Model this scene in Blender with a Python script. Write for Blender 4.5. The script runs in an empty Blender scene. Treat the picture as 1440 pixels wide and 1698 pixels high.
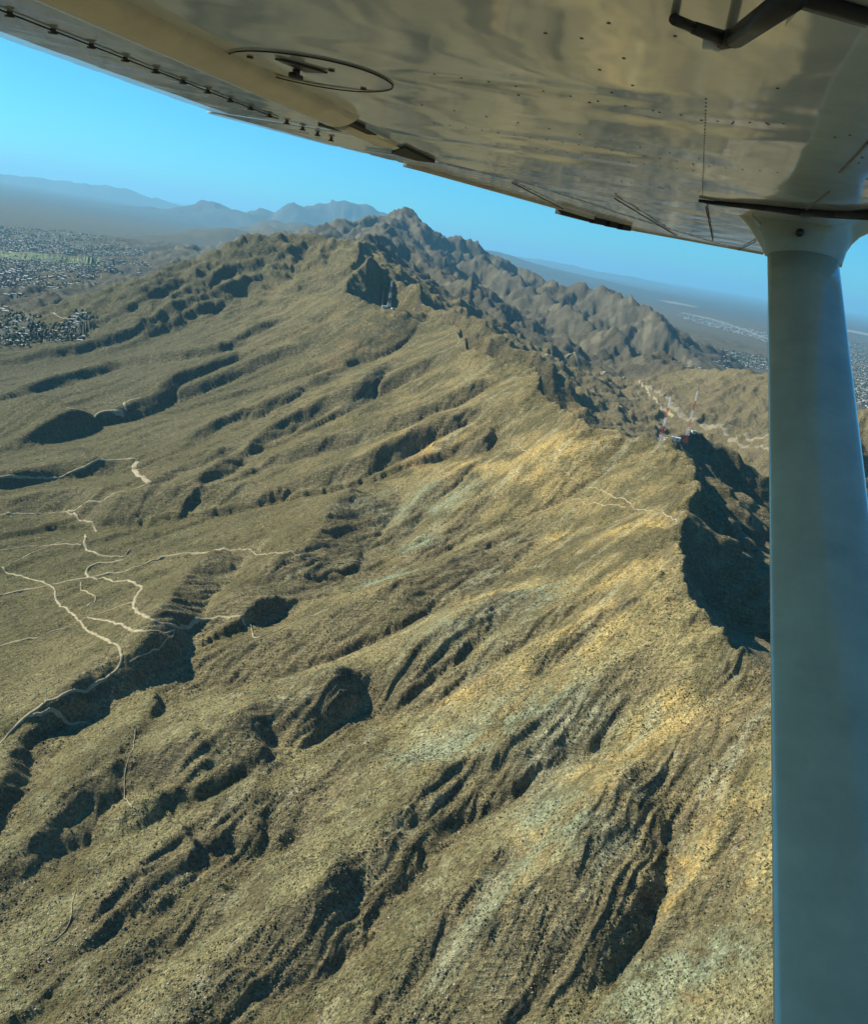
import bpy, bmesh, math, random
import numpy as np
from mathutils import Vector, Matrix

# ------------------------------------------------------------------ camera, sky, sun, exposure
QUALITY = 1.0                           # density of the land mesh
C = bpy.context.scene.collection
sc = bpy.context.scene
ZC = 700.0                              # camera height above the desert plain, metres
PITCH = math.radians(17.1)
ROLL = math.radians(9.26)
FPX = 1444.0                            # focal length in pixels of the 1440 px wide photograph
_f = np.array([0, math.cos(PITCH), -math.sin(PITCH)])
_r0 = np.array([1., 0, 0]); _u0 = np.array([0, math.sin(PITCH), math.cos(PITCH)])
_r = math.cos(ROLL) * _r0 + math.sin(ROLL) * _u0
_u = math.cos(ROLL) * _u0 - math.sin(ROLL) * _r0

cam = bpy.data.cameras.new('camera'); cam_o = bpy.data.objects.new('camera', cam); C.objects.link(cam_o)
cam.sensor_fit = 'HORIZONTAL'; cam.sensor_width = 36.0; cam.lens = 36.0 * FPX / 1440.0
cam.clip_start = 0.02; cam.clip_end = 400000.0
m = Matrix((( _r[0], _u[0], -_f[0], 0), (_r[1], _u[1], -_f[1], 0), (_r[2], _u[2], -_f[2], ZC), (0, 0, 0, 1)))
cam_o.matrix_world = m
sc.camera = cam_o

SUN_AZ = -75.0                          # degrees from the view direction (+Y), negative is to the left
SUN_EL = 37.0
w = bpy.data.worlds.new('World'); sc.world = w; w.use_nodes = True
nt = w.node_tree; nt.nodes.clear()
sky = nt.nodes.new('ShaderNodeTexSky'); sky.sky_type = 'NISHITA'; sky.sun_disc = False
sky.sun_elevation = math.radians(SUN_EL); sky.sun_rotation = math.radians(SUN_AZ)
sky.altitude = 1400; sky.air_density = 1.0; sky.dust_density = 0.6; sky.ozone_density = 2.0
tint = nt.nodes.new('ShaderNodeMix'); tint.data_type = 'RGBA'; tint.blend_type = 'MULTIPLY'
tint.inputs[0].default_value = 1.0; tint.inputs[7].default_value = (0.24, 0.86, 1.22, 1)
bg = nt.nodes.new('ShaderNodeBackground'); bg.inputs[1].default_value = 0.075
wo = nt.nodes.new('ShaderNodeOutputWorld')
nt.links.new(sky.outputs[0], tint.inputs[6]); nt.links.new(tint.outputs[2], bg.inputs[0]); nt.links.new(bg.outputs[0], wo.inputs[0])

sun = bpy.data.lights.new('sun', 'SUN'); sun_o = bpy.data.objects.new('sun', sun); C.objects.link(sun_o)
sun.energy = 4.6; sun.angle = math.radians(0.53); sun.color = (1.0, 0.93, 0.76)
sd = Vector((math.sin(math.radians(SUN_AZ)) * math.cos(math.radians(SUN_EL)),
             math.cos(math.radians(SUN_AZ)) * math.cos(math.radians(SUN_EL)), math.sin(math.radians(SUN_EL))))
sun_o.rotation_euler = sd.to_track_quat('Z', 'Y').to_euler()
sun_o.location = (0, 0, 900)
vs = sc.view_settings; vs.view_transform = 'Standard'; vs.look = 'None'; vs.gamma = 1.0; vs.use_curve_mapping = False
vs.exposure = 0.72
try:
    sc.cycles.volume_bounces = 1; sc.cycles.max_bounces = 6; sc.cycles.use_denoising = True
except Exception:
    pass

# ------------------------------------------------------------------ helpers
def ray(px, py):
    d = _f * FPX + _r * (px - 720) - _u * (py - 849)
    return d / math.hypot(d[0], d[1])
def byD(px, py, D):
    d = ray(px, py); return (d[0] * D, d[1] * D, ZC + d[2] * D)
def byZ(px, py, z):
    d = ray(px, py); D = (z - ZC) / d[2]; return (d[0] * D, d[1] * D, z)

_rng = np.random.RandomState(7)
_perm = _rng.permutation(4096)
_ang = _rng.rand(4096) * 2 * np.pi
_gx = np.cos(_ang).astype(np.float32); _gy = np.sin(_ang).astype(np.float32)
def perlin(x, y, seed=0):
    xi = np.floor(x); yi = np.floor(y)
    xf = (x - xi).astype(np.float32); yf = (y - yi).astype(np.float32)
    xi = xi.astype(np.int64) + seed * 57; yi = yi.astype(np.int64) + seed * 131
    u = xf * xf * xf * (xf * (xf * 6 - 15) + 10); v = yf * yf * yf * (yf * (yf * 6 - 15) + 10)
    a = _perm[xi & 4095]; b = _perm[(xi + 1) & 4095]
    def g(h, ix, fx, fy):
        k = _perm[(h + ix) & 4095]; return _gx[k] * fx + _gy[k] * fy
    n00 = g(a, yi, xf, yf); n10 = g(b, yi, xf - 1, yf)
    n01 = g(a, yi + 1, xf, yf - 1); n11 = g(b, yi + 1, xf - 1, yf - 1)
    x0 = n00 + u * (n10 - n00); x1 = n01 + u * (n11 - n01)
    return (x0 + v * (x1 - x0)) * 1.5
def fbm(x, y, wl, octv, seed=0, gain=0.5):
    s = np.zeros(np.shape(x), np.float32); a = 1.0; fq = 1.0 / wl
    for o in range(octv):
        s += a * perlin(x * fq, y * fq, seed + o); a *= gain; fq *= 2.03
    return s
def ridged(x, y, wl, octv, seed=0, gain=0.5):
    s = np.zeros(np.shape(x), np.float32); a = 1.0; fq = 1.0 / wl; wgt = 1.0
    for o in range(octv):
        n = 1 - np.abs(perlin(x * fq, y * fq, seed + o)) * 1.6
        s += a * n * wgt; wgt = np.clip(n, 0, 1); a *= gain; fq *= 2.1
    return s
def sstep(a, b, x):
    t = np.clip((x - a) / (b - a), 0, 1); return t * t * (3 - 2 * t)

def nearest(X, Y, pts, vals=None):
    """distance to a polyline, the interpolated per-vertex values there, and the side (+ right of travel)"""
    best = np.full(X.shape, 1e12); nv = 0 if vals is None else len(vals)
    V = [np.zeros(X.shape) for _ in range(nv)]; side = np.zeros(X.shape)
    for i in range(len(pts) - 1):
        ax, ay = pts[i][0], pts[i][1]; bx, by = pts[i + 1][0], pts[i + 1][1]
        dx, dy = bx - ax, by - ay; L2 = dx * dx + dy * dy + 1e-9
        t = np.clip(((X - ax) * dx + (Y - ay) * dy) / L2, 0, 1)
        ex = X - ax - t * dx; ey = Y - ay - t * dy; d2 = ex * ex + ey * ey
        mk = d2 < best
        best = np.where(mk, d2, best)
        side = np.where(mk, np.sign(ex * dy - ey * dx), side)
        for k in range(nv):
            V[k] = np.where(mk, vals[k][i] + t * (vals[k][i + 1] - vals[k][i]), V[k])
    return np.sqrt(best), V, side

# ------------------------------------------------------------------ the shape of the land
CREST_PX = [(1280,1105,470),(1230,1060,474),(1185,1010,478),(1140,962,482),(1122,870,486),(1160,800,490),(1130,730,492),
            (1085,720,490),(985,700,487),(945,665,489),(905,640,500),(885,605,506),(830,595,503),(790,570,512),(745,530,518),
            (690,515,522),(645,510,522),(590,490,532),(575,470,545)]
CREST = [(420,-900,480),(330,-300,474),(262,150,462),(245,380,466)] + [byZ(*p) for p in CREST_PX] + \
        [byD(588,440,2850), byD(596,412,3150), byD(602,402,3320), byD(622,396,4700), byD(640,385,6000), byD(640,368,7400), byD(672,346,8700)]
# other ridge lines: (points, slope, floor)
def D3(l): return [byD(*p) for p in l]
RIDGES = [
    (D3([(602,402,3320),(560,396,3350),(510,391,3350),(450,389,3300),(400,391,3300),(335,424,3450),(285,446,3650),(240,466,3800)]), 0.55, 70),
    (D3([(575,463,2640),(594,437,2760),(625,431,2830),(653,436,2860),(680,462,2800),(712,490,2650),(760,520,2480),(850,562,2350),(905,600,2300)]), 0.95, 200),
    (D3([(505,383,7600),(530,372,7800),(560,361,8000),(600,366,8300),(640,353,8600),(672,346,8700),(690,351,8700),(705,368,8600),(722,382,8500)]), 0.62, 90),
    (D3([(672,346,8700),(700,385,7800),(735,430,7000),(770,462,6500),(800,490,6000),(850,520,5500)]), 0.75, 180),
    (D3([(722,382,8500),(745,386,8800),(772,390,8900),(800,412,8800),(860,438,8800),(905,462,8500)]), 0.6, 120),
    (D3([(905,470,7000),(930,462,6800),(965,458,6800),(1005,474,6700),(1042,487,6500),(1062,503,6300),(1112,543,5800)]), 0.7, 130),
    (D3([(640,385,6000),(685,410,5600),(728,433,5200),(760,452,4900),(800,482,4600),(850,508,4400),(885,535,4200)]), 0.7, 200),
    (D3([(800,420,7400),(840,450,6800),(880,480,6300),(930,505,5700),(975,530,5200)]), 0.7, 170),
    (D3([(905,556,4700),(924,550,4700),(960,556,4650),(1002,549,4600),(1045,563,4400),(1062,590,4200)]), 0.7, 205),
    (D3([(1062,590,4300),(1082,575,4100),(1112,585,3950),(1135,600,3800)]), 0.75, 215),
    (D3([(1060,640,3900),(1118,612,3800),(1160,612,3600),(1205,611,3450),(1275,616,3300),(1345,650,3100)]), 0.6, 225),
    (D3([(1450,668,2300),(1425,672,2350),(1400,700,2300),(1380,745,2150)]), 0.8, 200),
    ([(325,1208,488),(352,1285,489),(372,1340,488),(430,1350,470),(520,1330,420),(620,1360,360)], 1.1, 240),
    ([(288,957,478),(380,900,420),(480,860,360),(560,880,310)], 0.75, 240),
]
DISTANT = [  # hills and mountains far beyond the range
    (D3([(330,342,34000),(352,333,34000),(372,342,34000),(400,345,33000),(428,341,33000),(450,347,33000),(480,341,33000),(505,340,33000),(525,347,33000),(555,338,33500),(575,341,33500),(600,345,34000),(640,352,34000)]), 0.28, 0),
    (D3([(400,378,19000),(430,370,19000),(455,362,19000),(480,366,19000),(505,368,19000),(540,375,19000)]), 0.3, 0),
    (D3([(420,384,13500),(452,377,13500),(490,382,13000)]), 0.3, 0),
    (D3([(-200,258,60000),(0,286,60000),(80,296,60000),(150,302,60000),(190,311,58000),(260,327,60000)]), 0.25, 0),
    (D3([(160,384,13500),(182,379,13500),(200,385,13500)]), 0.35, 20),
    (D3([(225,381,13200),(245,376,13200),(262,386,13000)]), 0.3, 20),
    (D3([(880,428,70000),(1000,450,70000),(1130,476,70000),(1280,503,70000),(1500,545,70000)]), 0.06, 0),
]
# low foothills on the near left
FOOT = [
    (D3([(-30,690,2000),(20,664,1950),(70,660,1900),(105,678,1850)]), 0.5, 150),
    (D3([(-40,800,1500),(60,790,1530),(180,764,1560),(235,760,1580)]), 0.35, 165),
    (D3([(-40,880,1250),(100,850,1330),(200,822,1400)]), 0.25, 165),
    (D3([(0,585,3000),(80,600,2700),(180,590,2600)]), 0.3, 120),
]

def arclen(pts):
    out = [0.0]
    for i in range(1, len(pts)): out.append(out[-1] + math.hypot(pts[i][0] - pts[i-1][0], pts[i][1] - pts[i-1][1]))
    return out
def ribs(X, Y, sl, sd_, d, rel, L):
    """side spurs that leave a crest at right angles and die out at its foot"""
    lam = 260 + 0.38 * L; w_ = fbm(X, Y, 700, 4, 43) * 0.5
    a = (sl + d * .35) / lam + w_ + sd_ * .37; tri = np.abs((a - np.floor(a)) * 2 - 1)
    b = a * 2.7 + w_; tri2 = np.abs((b - np.floor(b)) * 2 - 1)
    x = d / L; sh = x * np.exp(1 - 1.6 * x) * 1.3
    return rel * sh * ((tri - .55) * 0.26 + (tri2 - .5) * 0.07)
def exp_ridge(X, Y, spec, rib=1.0):
    pts, s, floor = spec
    d, (z, sl), sd_ = nearest(X, Y, pts, [[p[2] for p in pts], arclen(pts)])
    rel = np.maximum(z - floor, 5)
    L = rel / s
    g = floor + rel * np.exp(-s * d / rel) - floor * sstep(1.0, 3.4, d / L)
    if rib and max(p[2] for p in pts) - floor > 110: g = g + ribs(X, Y, sl, sd_, d, rel, L) * sstep(3300, 4200, Y)
    return g, d

def base_height(X, Y, near=True):
    r = np.hypot(X, Y)
    wx = X + fbm(X, Y, 420, 3, 11) * 35; wy = Y + fbm(X, Y, 420, 3, 21) * 35
    wx = X + (wx - X) * sstep(250, 1500, r); wy = Y + (wy - Y) * sstep(250, 1500, r)
    dc, (zc, scr), side = nearest(wx, wy, CREST, [[p[2] for p in CREST], arclen(CREST)])
    west = side < 0
    # plains
    plain_w = 60 * np.exp(-np.maximum(dc - 1500, 0) / 5000.0) + 6 * fbm(X, Y, 900, 3, 31)
    plain_e = 40 + 160 * np.exp(-np.maximum(dc - 1200, 0) / 3500.0) + 6 * fbm(X, Y, 900, 3, 33)
    we = sstep(-1200, 1200, np.where(west, -dc, dc)); plain = plain_w * (1 - we) + plain_e * we
    far = sstep(9000, 30000, r); plain = plain * (1 - far)
    # west dip slope
    relw = np.maximum(zc - 90, 20); s = 0.60
    hw = 90 + relw * np.exp(-s * dc / relw) - 60 * sstep(1200, 3500, dc)
    # east escarpment: a cliff, then talus
    cl = 32 + 30 * sstep(1250, 1600, Y) + 26 * fbm(X, Y, 130, 2, 41)
    he = zc - cl * (1 - np.exp(-dc / 22.0)) 
    rele = np.maximum(he - 225, 10)
    he = 225 + rele * np.exp(-(0.43 + 0.30 * sstep(1250, 1600, Y)) * dc / rele)
    he = he - 40 * sstep(700, 2500, dc)
    h = np.where(west, hw, he)
    kk = sstep(2600, 3600, Y)                  # further on the range is steep on both sides
    relf = np.maximum(zc - 110, 20)
    hf = 110 + relf * np.exp(-0.62 * dc / relf)
    hf = hf + ribs(wx, wy, scr, side, dc, relf, relf / .62)
    h = h * (1 - kk) + hf * kk
    for sp in RIDGES:
        g, d = exp_ridge(wx, wy, sp); h = np.maximum(h, g)
    for sp in FOOT:
        g, d = exp_ridge(wx, wy, sp); h = np.maximum(h, g)
    fall = sstep(0, 1, (plain + 40 - h) / 60.0)
    h = np.maximum(h, plain) + 8 * np.exp(-np.abs(h - plain) / 12.0)
    return h, dc, zc, west

def far_height(X, Y, h):
    r = np.hypot(X, Y)
    for i, sp in enumerate(DISTANT):
        wob = fbm(X, Y, 2600, 4, 61 + i, 0.55)
        g, d = exp_ridge(X + wob * 500, Y + fbm(X, Y, 2600, 4, 71 + i, 0.55) * 500, sp, 0)
        rel = np.maximum(g - sp[2], 0)
        g = g + rel * 0.28 * wob
        h = np.maximum(h, g - 8)
    return h

class Grid:
    def __init__(s, x0, x1, y0, y1, c):
        s.x0, s.y0, s.c = x0, y0, c
        s.nx = int((x1 - x0) / c) + 1; s.ny = int((y1 - y0) / c) + 1
        s.X, s.Y = np.meshgrid(x0 + np.arange(s.nx) * c, y0 + np.arange(s.ny) * c)
    def samp(s, A, x, y):
        fx = np.clip((x - s.x0) / s.c, 0, s.nx - 1.001); fy = np.clip((y - s.y0) / s.c, 0, s.ny - 1.001)
        i = fx.astype(np.int64); j = fy.astype(np.int64); fx = fx - i; fy = fy - j
        return (A[j, i] * (1 - fx) + A[j, i + 1] * fx) * (1 - fy) + (A[j + 1, i] * (1 - fx) + A[j + 1, i + 1] * fx) * fy
    def inside(s, x, y, m):
        x1 = s.x0 + (s.nx - 1) * s.c; y1 = s.y0 + (s.ny - 1) * s.c
        e = np.minimum(np.minimum(x - s.x0, x1 - x), np.minimum(y - s.y0, y1 - y))
        return sstep(0, m, e)

def erode(h, c, batches, n, steps, seed, er=0.35, dep=0.12, cap=3.0, inertia=0.08):
    """water droplets run down a height grid and cut rills"""
    ny, nx = h.shape; rg = np.random.RandomState(seed); H = (h / c).astype(np.float64).ravel().copy()
    for b in range(batches):
        x = rg.rand(n) * (nx - 3) + 1; y = rg.rand(n) * (ny - 3) + 1
        dx = np.zeros(n); dy = np.zeros(n); vel = np.ones(n); wat = np.ones(n); sed = np.zeros(n)
        for k in range(steps):
            i = x.astype(np.int64); j = y.astype(np.int64); u = x - i; v = y - j; q = j * nx + i
            a = H[q]; bb = H[q + 1]; cc = H[q + nx]; d = H[q + nx + 1]
            gx = (bb - a) * (1 - v) + (d - cc) * v; gy = (cc - a) * (1 - u) + (d - bb) * u
            h0 = (a * (1 - u) + bb * u) * (1 - v) + (cc * (1 - u) + d * u) * v
            dx = dx * inertia - gx * (1 - inertia); dy = dy * inertia - gy * (1 - inertia)
            L = np.hypot(dx, dy) + 1e-9; dx /= L; dy /= L
            xn = x + dx; yn = y + dy
            ok = (xn > 1) & (xn < nx - 2) & (yn > 1) & (yn < ny - 2)
            xn = np.where(ok, xn, x); yn = np.where(ok, yn, y)
            i2 = xn.astype(np.int64); j2 = yn.astype(np.int64); u2 = xn - i2; v2 = yn - j2; q2 = j2 * nx + i2
            h1 = (H[q2] * (1 - u2) + H[q2 + 1] * u2) * (1 - v2) + (H[q2 + nx] * (1 - u2) + H[q2 + nx + 1] * u2) * v2
            dh = h1 - h0
            capac = np.maximum(-dh, 0.01) * vel * wat * cap
            over = sed - capac
            up = (dh > 0) | (over > 0)
            dq = np.where(up, np.where(dh > 0, np.minimum(sed, dh), over * dep), -np.minimum(-over * er, np.maximum(-dh, 0) * 0.5))
            dq = np.where(ok, dq, 0.0)
            dq = np.clip(dq, -0.03, 0.03)
            sed -= dq
            np.add.at(H, q, dq * (1 - u) * (1 - v)); np.add.at(H, q + 1, dq * u * (1 - v))
            np.add.at(H, q + nx, dq * (1 - u) * v); np.add.at(H, q + nx + 1, dq * u * v)
            vel = np.sqrt(np.clip(vel * vel - dh * 2.0, 0.05, 9)); wat *= 0.985
            x, y = xn, yn
    return (H.reshape(ny, nx) * c)
def blur(h, a):
    p = np.pad(h, 1, 'edge')
    return h * (1 - a) + a * 0.25 * (p[:-2, 1:-1] + p[2:, 1:-1] + p[1:-1, :-2] + p[1:-1, 2:])

# gullies traced on the mountainside, from their mouth upwards: (relief m, width of the steep wall m, points)
# the wall that faces south-east is one steep plane from the spur crest to the gully; the other side is long and gentle
GULLIES = [
 (22,15,[(-60,1500),(0,1425),(50,1340),(66,1290),(105,1250),(150,1217),(220,1185),(280,1150),(310,1115)]),
 (14,20,[(310,1115),(335,1080),(372,1058),(440,1048),(500,1018),(545,995)]),
 (44,62,[(500,1018),(545,995),(600,960),(625,908),(650,870),(668,835),(690,800)]),
 (30,32,[(290,1150),(312,1112),(330,1080),(345,1040),(385,985),(420,950),(460,915)]),
 (15,24,[(600,955),(667,940),(715,925),(781,887),(799,853),(847,815),(880,790)]),
 (12,18,[(600,950),(640,915),(680,880),(736,818),(770,795),(830,745)]),
 (34,46,[(235,1192),(280,1172),(330,1160),(400,1140),(500,1117),(528,1105),(569,1092),(632,1061),(687,1040),(743,1009),(805,974),(861,922),(913,867),(950,825)]),
 (13,20,[(-60,1640),(0,1590),(40,1510),(110,1460),(160,1400),(220,1348),(300,1342),(400,1325)]),
 (24,30,[(380,1333),(446,1305),(463,1262),(505,1250),(555,1227),(600,1183),(650,1177),(700,1170),(717,1139),(770,1103),(830,1050),(900,1000),(960,950)]),
 (22,22,[(530,1236),(565,1215),(600,1183),(608,1150),(612,1120)]),
 (9,14,[(740,1150),(780,1120),(830,1085),(900,1050),(980,1000),(1040,960)]),
 (8,12,[(900,1120),(940,1085),(985,1050),(1030,1015),(1090,975)]),
 (20,28,[(150,1640),(210,1590),(280,1530),(340,1480),(400,1427),(470,1410),(534,1375),(576,1343),(629,1311),(680,1290)]),
 (16,18,[(170,1720),(210,1670),(260,1620),(330,1570),(400,1540),(440,1500)]),
 (13,16,[(500,1640),(541,1593),(573,1537),(590,1487),(610,1440)]),
 (24,30,[(380,1740),(440,1690),(488,1650),(540,1628),(576,1603),(622,1561),(643,1526),(675,1498),(706,1473),(727,1438),(773,1392),(805,1368),(840,1330),(870,1290)]),
 (19,34,[(805,1368),(865,1346),(898,1325),(969,1262),(1025,1198),(1092,1153),(1170,1112)]),
 (8,12,[(600,1740),(660,1680),(720,1600),(790,1530),(830,1490),(870,1440),(900,1400)]),
 (36,40,[(820,1740),(888,1677),(969,1625),(1011,1610),(1029,1586),(1085,1533),(1099,1473),(1110,1424),(1152,1367),(1194,1304),(1222,1280)]),
 (14,34,[(1152,1367),(1194,1304),(1222,1270),(1262,1200),(1290,1130)]),
 (9,11,[(1110,1535),(1152,1512),(1190,1484),(1215,1431),(1237,1382),(1265,1330)]),
 (24,44,[(-60,870),(30,862),(100,850),(165,886),(230,868),(330,850),(430,838),(520,818)]),
 (20,26,[(500,822),(560,805),(620,785),(700,742),(760,715),(830,670),(880,650)]),
 (22,24,[(340,830),(400,790),(450,745),(500,712),(560,680),(620,655),(660,610),(690,585)]),
 (18,24,[(60,745),(160,720),(220,700),(290,668),(340,650),(400,625),(460,600),(520,575),(580,545)]),
 (18,22,[(40,660),(110,640),(200,612),(300,602),(370,590),(420,560),(480,530),(540,500)]),
 (18,24,[(60,600),(130,590),(230,560),(300,520),(370,492),(430,465),(490,430)]),
 (14,20,[(120,560),(180,540),(250,500),(330,470),(400,432)]),
 (20,26,[(-40,830),(40,815),(100,800),(170,795),(225,775)]),
 (16,20,[(330,745),(380,715),(430,700),(480,672),(540,640),(600,605),(650,575)]),
 (20,24,[(440,785),(500,765),(560,750),(610,735),(650,722),(700,700),(760,672),(830,640),(880,622)]),
 (17,20,[(580,680),(620,660),(660,640),(700,622),(735,600),(770,585)]),
 (18,20,[(270,672),(310,640),(350,622),(395,600),(430,585)]),
 (15,20,[(250,560),(300,535),(345,515),(395,490),(430,470)]),
 (17,14,[(760,752),(790,747),(812,738),(828,722),(842,706)]),
 (16,20,[(350,480),(400,455),(450,440),(490,420)]),
 (14,18,[(640,770),(690,745),(730,722)]),
 (12,18,[(270,830),(320,800),(380,775),(420,755)]),
 (9,16,[(230,1345),(300,1320),(370,1290),(440,1268)]),
 (9,12,[(40,1500),(90,1440),(130,1390),(165,1350),(215,1330)]),
 (15,22,[(330,1500),(380,1470),(450,1450)]),
 (18,18,[(380,1720),(430,1690),(455,1660),(462,1628)]),
]

G0 = Grid(-2000, 1900, -250, 4200, 5.0)
H0, DC0, ZC0, W0 = base_height(G0.X, G0.Y)
def hit(px, py, A, G, off=0.0):
    d = ray(px, py); D = 60 * np.exp(np.arange(900) * 0.006)
    z = G.samp(A, d[0] * D, d[1] * D) + off - (ZC + d[2] * D)
    k = np.argmax(z > 0)
    if z[k] <= 0: return None
    if k == 0: k = 1
    t = -z[k - 1] / (z[k] - z[k - 1]); Dh = D[k - 1] + t * (D[k] - D[k - 1])
    return (d[0] * Dh, d[1] * Dh)
wsc = np.hypot(G0.X, G0.Y)
WX = G0.X + fbm(G0.X, G0.Y, 75, 3, 81) * np.clip(wsc / 900.0, 0.4, 1.3) * 4.5
WY = G0.Y + fbm(G0.X, G0.Y, 75, 3, 85) * np.clip(wsc / 900.0, 0.4, 1.3) * 4.5
FEAT = np.zeros(G0.X.shape); WALL = np.zeros(G0.X.shape); GULLYD = np.full(G0.X.shape, 1e4)
for amp, wid, pts in GULLIES:
    w_ = [hit(x, y, H0, G0, -amp * .4) for x, y in pts]; w_ = [q for q in w_ if q is not None]
    if len(w_) < 2: continue
    x0, x1 = min(q[0] for q in w_) - 420, max(q[0] for q in w_) + 420; y0, y1 = min(q[1] for q in w_) - 420, max(q[1] for q in w_) + 420
    i0, i1 = max(0, int((x0 - G0.x0) / G0.c)), min(G0.nx, int((x1 - G0.x0) / G0.c)); j0, j1 = max(0, int((y0 - G0.y0) / G0.c)), min(G0.ny, int((y1 - G0.y0) / G0.c))
    sl_ = np.s_[j0:j1, i0:i1]; al = arclen(w_)
    d, (a_,), sd_ = nearest(WX[sl_], WY[sl_], w_, [al])
    tp = sstep(0, 0.32 * al[-1], al[-1] - a_) * sstep(-40, 40, a_)
    wv = 1.15 * wid * (1 + .18 * perlin(a_ / 70.0, a_ * 0 + wid, 87)); A = amp * (0.86 + .14 * float(w_[0][1] > 800) + .02 * float(w_[-1][1] > 1300)) * tp * 1.2 * (1 + .12 * perlin(a_ / 110.0, a_ * 0 + amp, 88))
    L1, L2 = 75 + wid * 1.2, 40 + wid * 1.3
    nw = np.where(d < wv, -.4 + 1.0 * d / wv, .6 * np.exp(-np.maximum(d - wv, 0) / L1)); se = -.4 * np.exp(-d / L2)
    FEAT[sl_] += A * np.where(sd_ < 0, nw, se) * np.exp(-(d / 330.0) ** 4)
    WALL[sl_] = np.maximum(WALL[sl_], np.where(sd_ < 0, sstep(wv * 1.12, wv * .9, d), sstep(5, 0, d)) * np.clip(tp * 1.5, 0, 1))
    GULLYD[sl_] = np.minimum(GULLYD[sl_], d)
FEAT *= sstep(10, 110, DC0) * np.where(W0, 1.0, 0.0) * (1 - sstep(3200, 3900, G0.Y))
WALL *= np.where(W0, 1.0, 0.0)

# near grid: 3.5 m cells, far grid: 16 m cells; both are cut by running water
GN = Grid(-1500, 1250, -60, 3700, 3.5)
def up(A): return G0.samp(A, GN.X, GN.Y)
HN = up(H0) + up(FEAT)
dcn = up(DC0); wn = up(W0.astype(np.float64))
rN = np.hypot(GN.X, GN.Y)
steep_e = (1 - wn) * sstep(5, 60, dcn) * (1 - sstep(500, 1500, dcn))
# strata ribs run down the dip slope at a slant; coarse buttresses cut the escarpment
ca, sa = math.cos(math.radians(28)), math.sin(math.radians(28))
U = GN.X * ca + GN.Y * sa; V = -GN.X * sa + GN.Y * ca
hi = 1 - sstep(250, 1100, dcn)
HN += wn * (0.6 + 0.9 * hi) * (ridged(U * 0.28, V, 55, 3, 101) - 1.0) * sstep(15, 90, dcn)
HN += wn * fbm(GN.X, GN.Y, 170, 3, 111) * 3.5 * sstep(20, 200, dcn)
HN += steep_e * (ridged(GN.X, GN.Y, 170, 4, 121) - 1.0) * 26 * (1 - .75 * sstep(1150, 1500, GN.Y) * (1 - sstep(1900, 2300, GN.Y)))
HN += np.exp(-(dcn / 30.0) ** 2) * fbm(GN.X, GN.Y, 60, 3, 131) * 7
HN += fbm(GN.X, GN.Y, 30, 3, 141) * .6
kb = sstep(2250, 2800, GN.Y)
HN += kb * (ridged(GN.X, GN.Y, 110, 5, 133, .58) - 1.1) * 15 * sstep(120, 300, HN)
HN = erode(HN, 3.5, 6, 24000, 70, 5, er=0.26, dep=0.12, cap=2.0)
HN = blur(HN, 0.15)
# hogback ribs: gentle towards the north-west, broken off steep towards the south-east
SAW = math.radians(56); us = GN.X * math.cos(SAW) + GN.Y * math.sin(SAW); vsw = GN.X * math.sin(SAW) - GN.Y * math.cos(SAW)
def hogback(lam, amp, seed, drop=.14):
    ph = vsw / lam + fbm(us * .22, vsw, 150, 3, seed) * .9; fr = ph - np.floor(ph)
    idn = np.floor(ph); mask = sstep(-.15, .5, perlin(us / 260.0 + idn * 7.3, idn * 3.1 + .5, seed + 3) + .25)
    return np.where(fr < 1 - drop, fr / (1 - drop), (1 - fr) / drop) * amp * mask
HN += np.exp(-(dcn / 34.0) ** 2) * (ridged(GN.X, GN.Y, 30, 3, 167) - 1.1) * 6.5
ph = (HN + fbm(GN.X, GN.Y, 90, 3, 169) * 9) / 17.0; fr = ph - np.floor(ph)
HN += steep_e * (sstep(.55, 1.0, fr) - fr) * 9.0            # rock ledges on the escarpment
zone = wn * sstep(25, 110, dcn) * sstep(700, 1100, rN)
HN += zone * (hogback(92, 5, 137, .12) + hogback(40, 2.6, 147, .2))
HN += wn * sstep(25, 90, dcn) * (1 - sstep(700, 1100, rN)) * hogback(19, 1.6, 157, .25)

GF = Grid(-3600, 3600, 1500, 11000, 15.0)
HF, DCF, ZCF, WF = base_height(GF.X, GF.Y)
relF = sstep(150, 420, HF)
HF += relF * (ridged(GF.X, GF.Y, 520, 6, 151, .55) - 1.1) * 45
HF += (ridged(GF.X, GF.Y, 170, 5, 161, .6) - 1.0) * 15 * sstep(80, 250, HF)
HF = erode(HF, 15.0, 7, 16000, 70, 9, er=0.4, dep=0.12, cap=3.0)
HF += sstep(200, 330, HF) * ((ridged(GF.X, GF.Y, 95, 3, 163, .6) - 1.0) * 9 + (ridged(GF.X, GF.Y, 330, 2, 165) - 1.0) * 22)
# where the near grid's traced relief still counts
HF += G0.samp(FEAT, GF.X, GF.Y) * G0.inside(GF.X, GF.Y, 300)

def detail(x, y, r):
    """relief finer than the grids"""
    v = x * 0.83 - y * 0.56 + fbm(x, y, 40, 2, 173) * 5; u = x * 0.56 + y * 0.83
    a = ridged(v, u * 0.13, 11, 3, 171) - 1.0
    wl = G0.samp(WALL, x, y)
    b = ridged(v, u * 0.10, 6.5, 2, 177) - 1.0
    k = sstep(0.0, 0.6, fbm(x, y, 110, 2, 175)) * GN.samp(wn, x, y)
    return a * (0.22 + 0.8 * k + 1.3 * wl) + b * 0.9 * wl + fbm(x, y, 6, 2, 181) * 0.35

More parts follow.
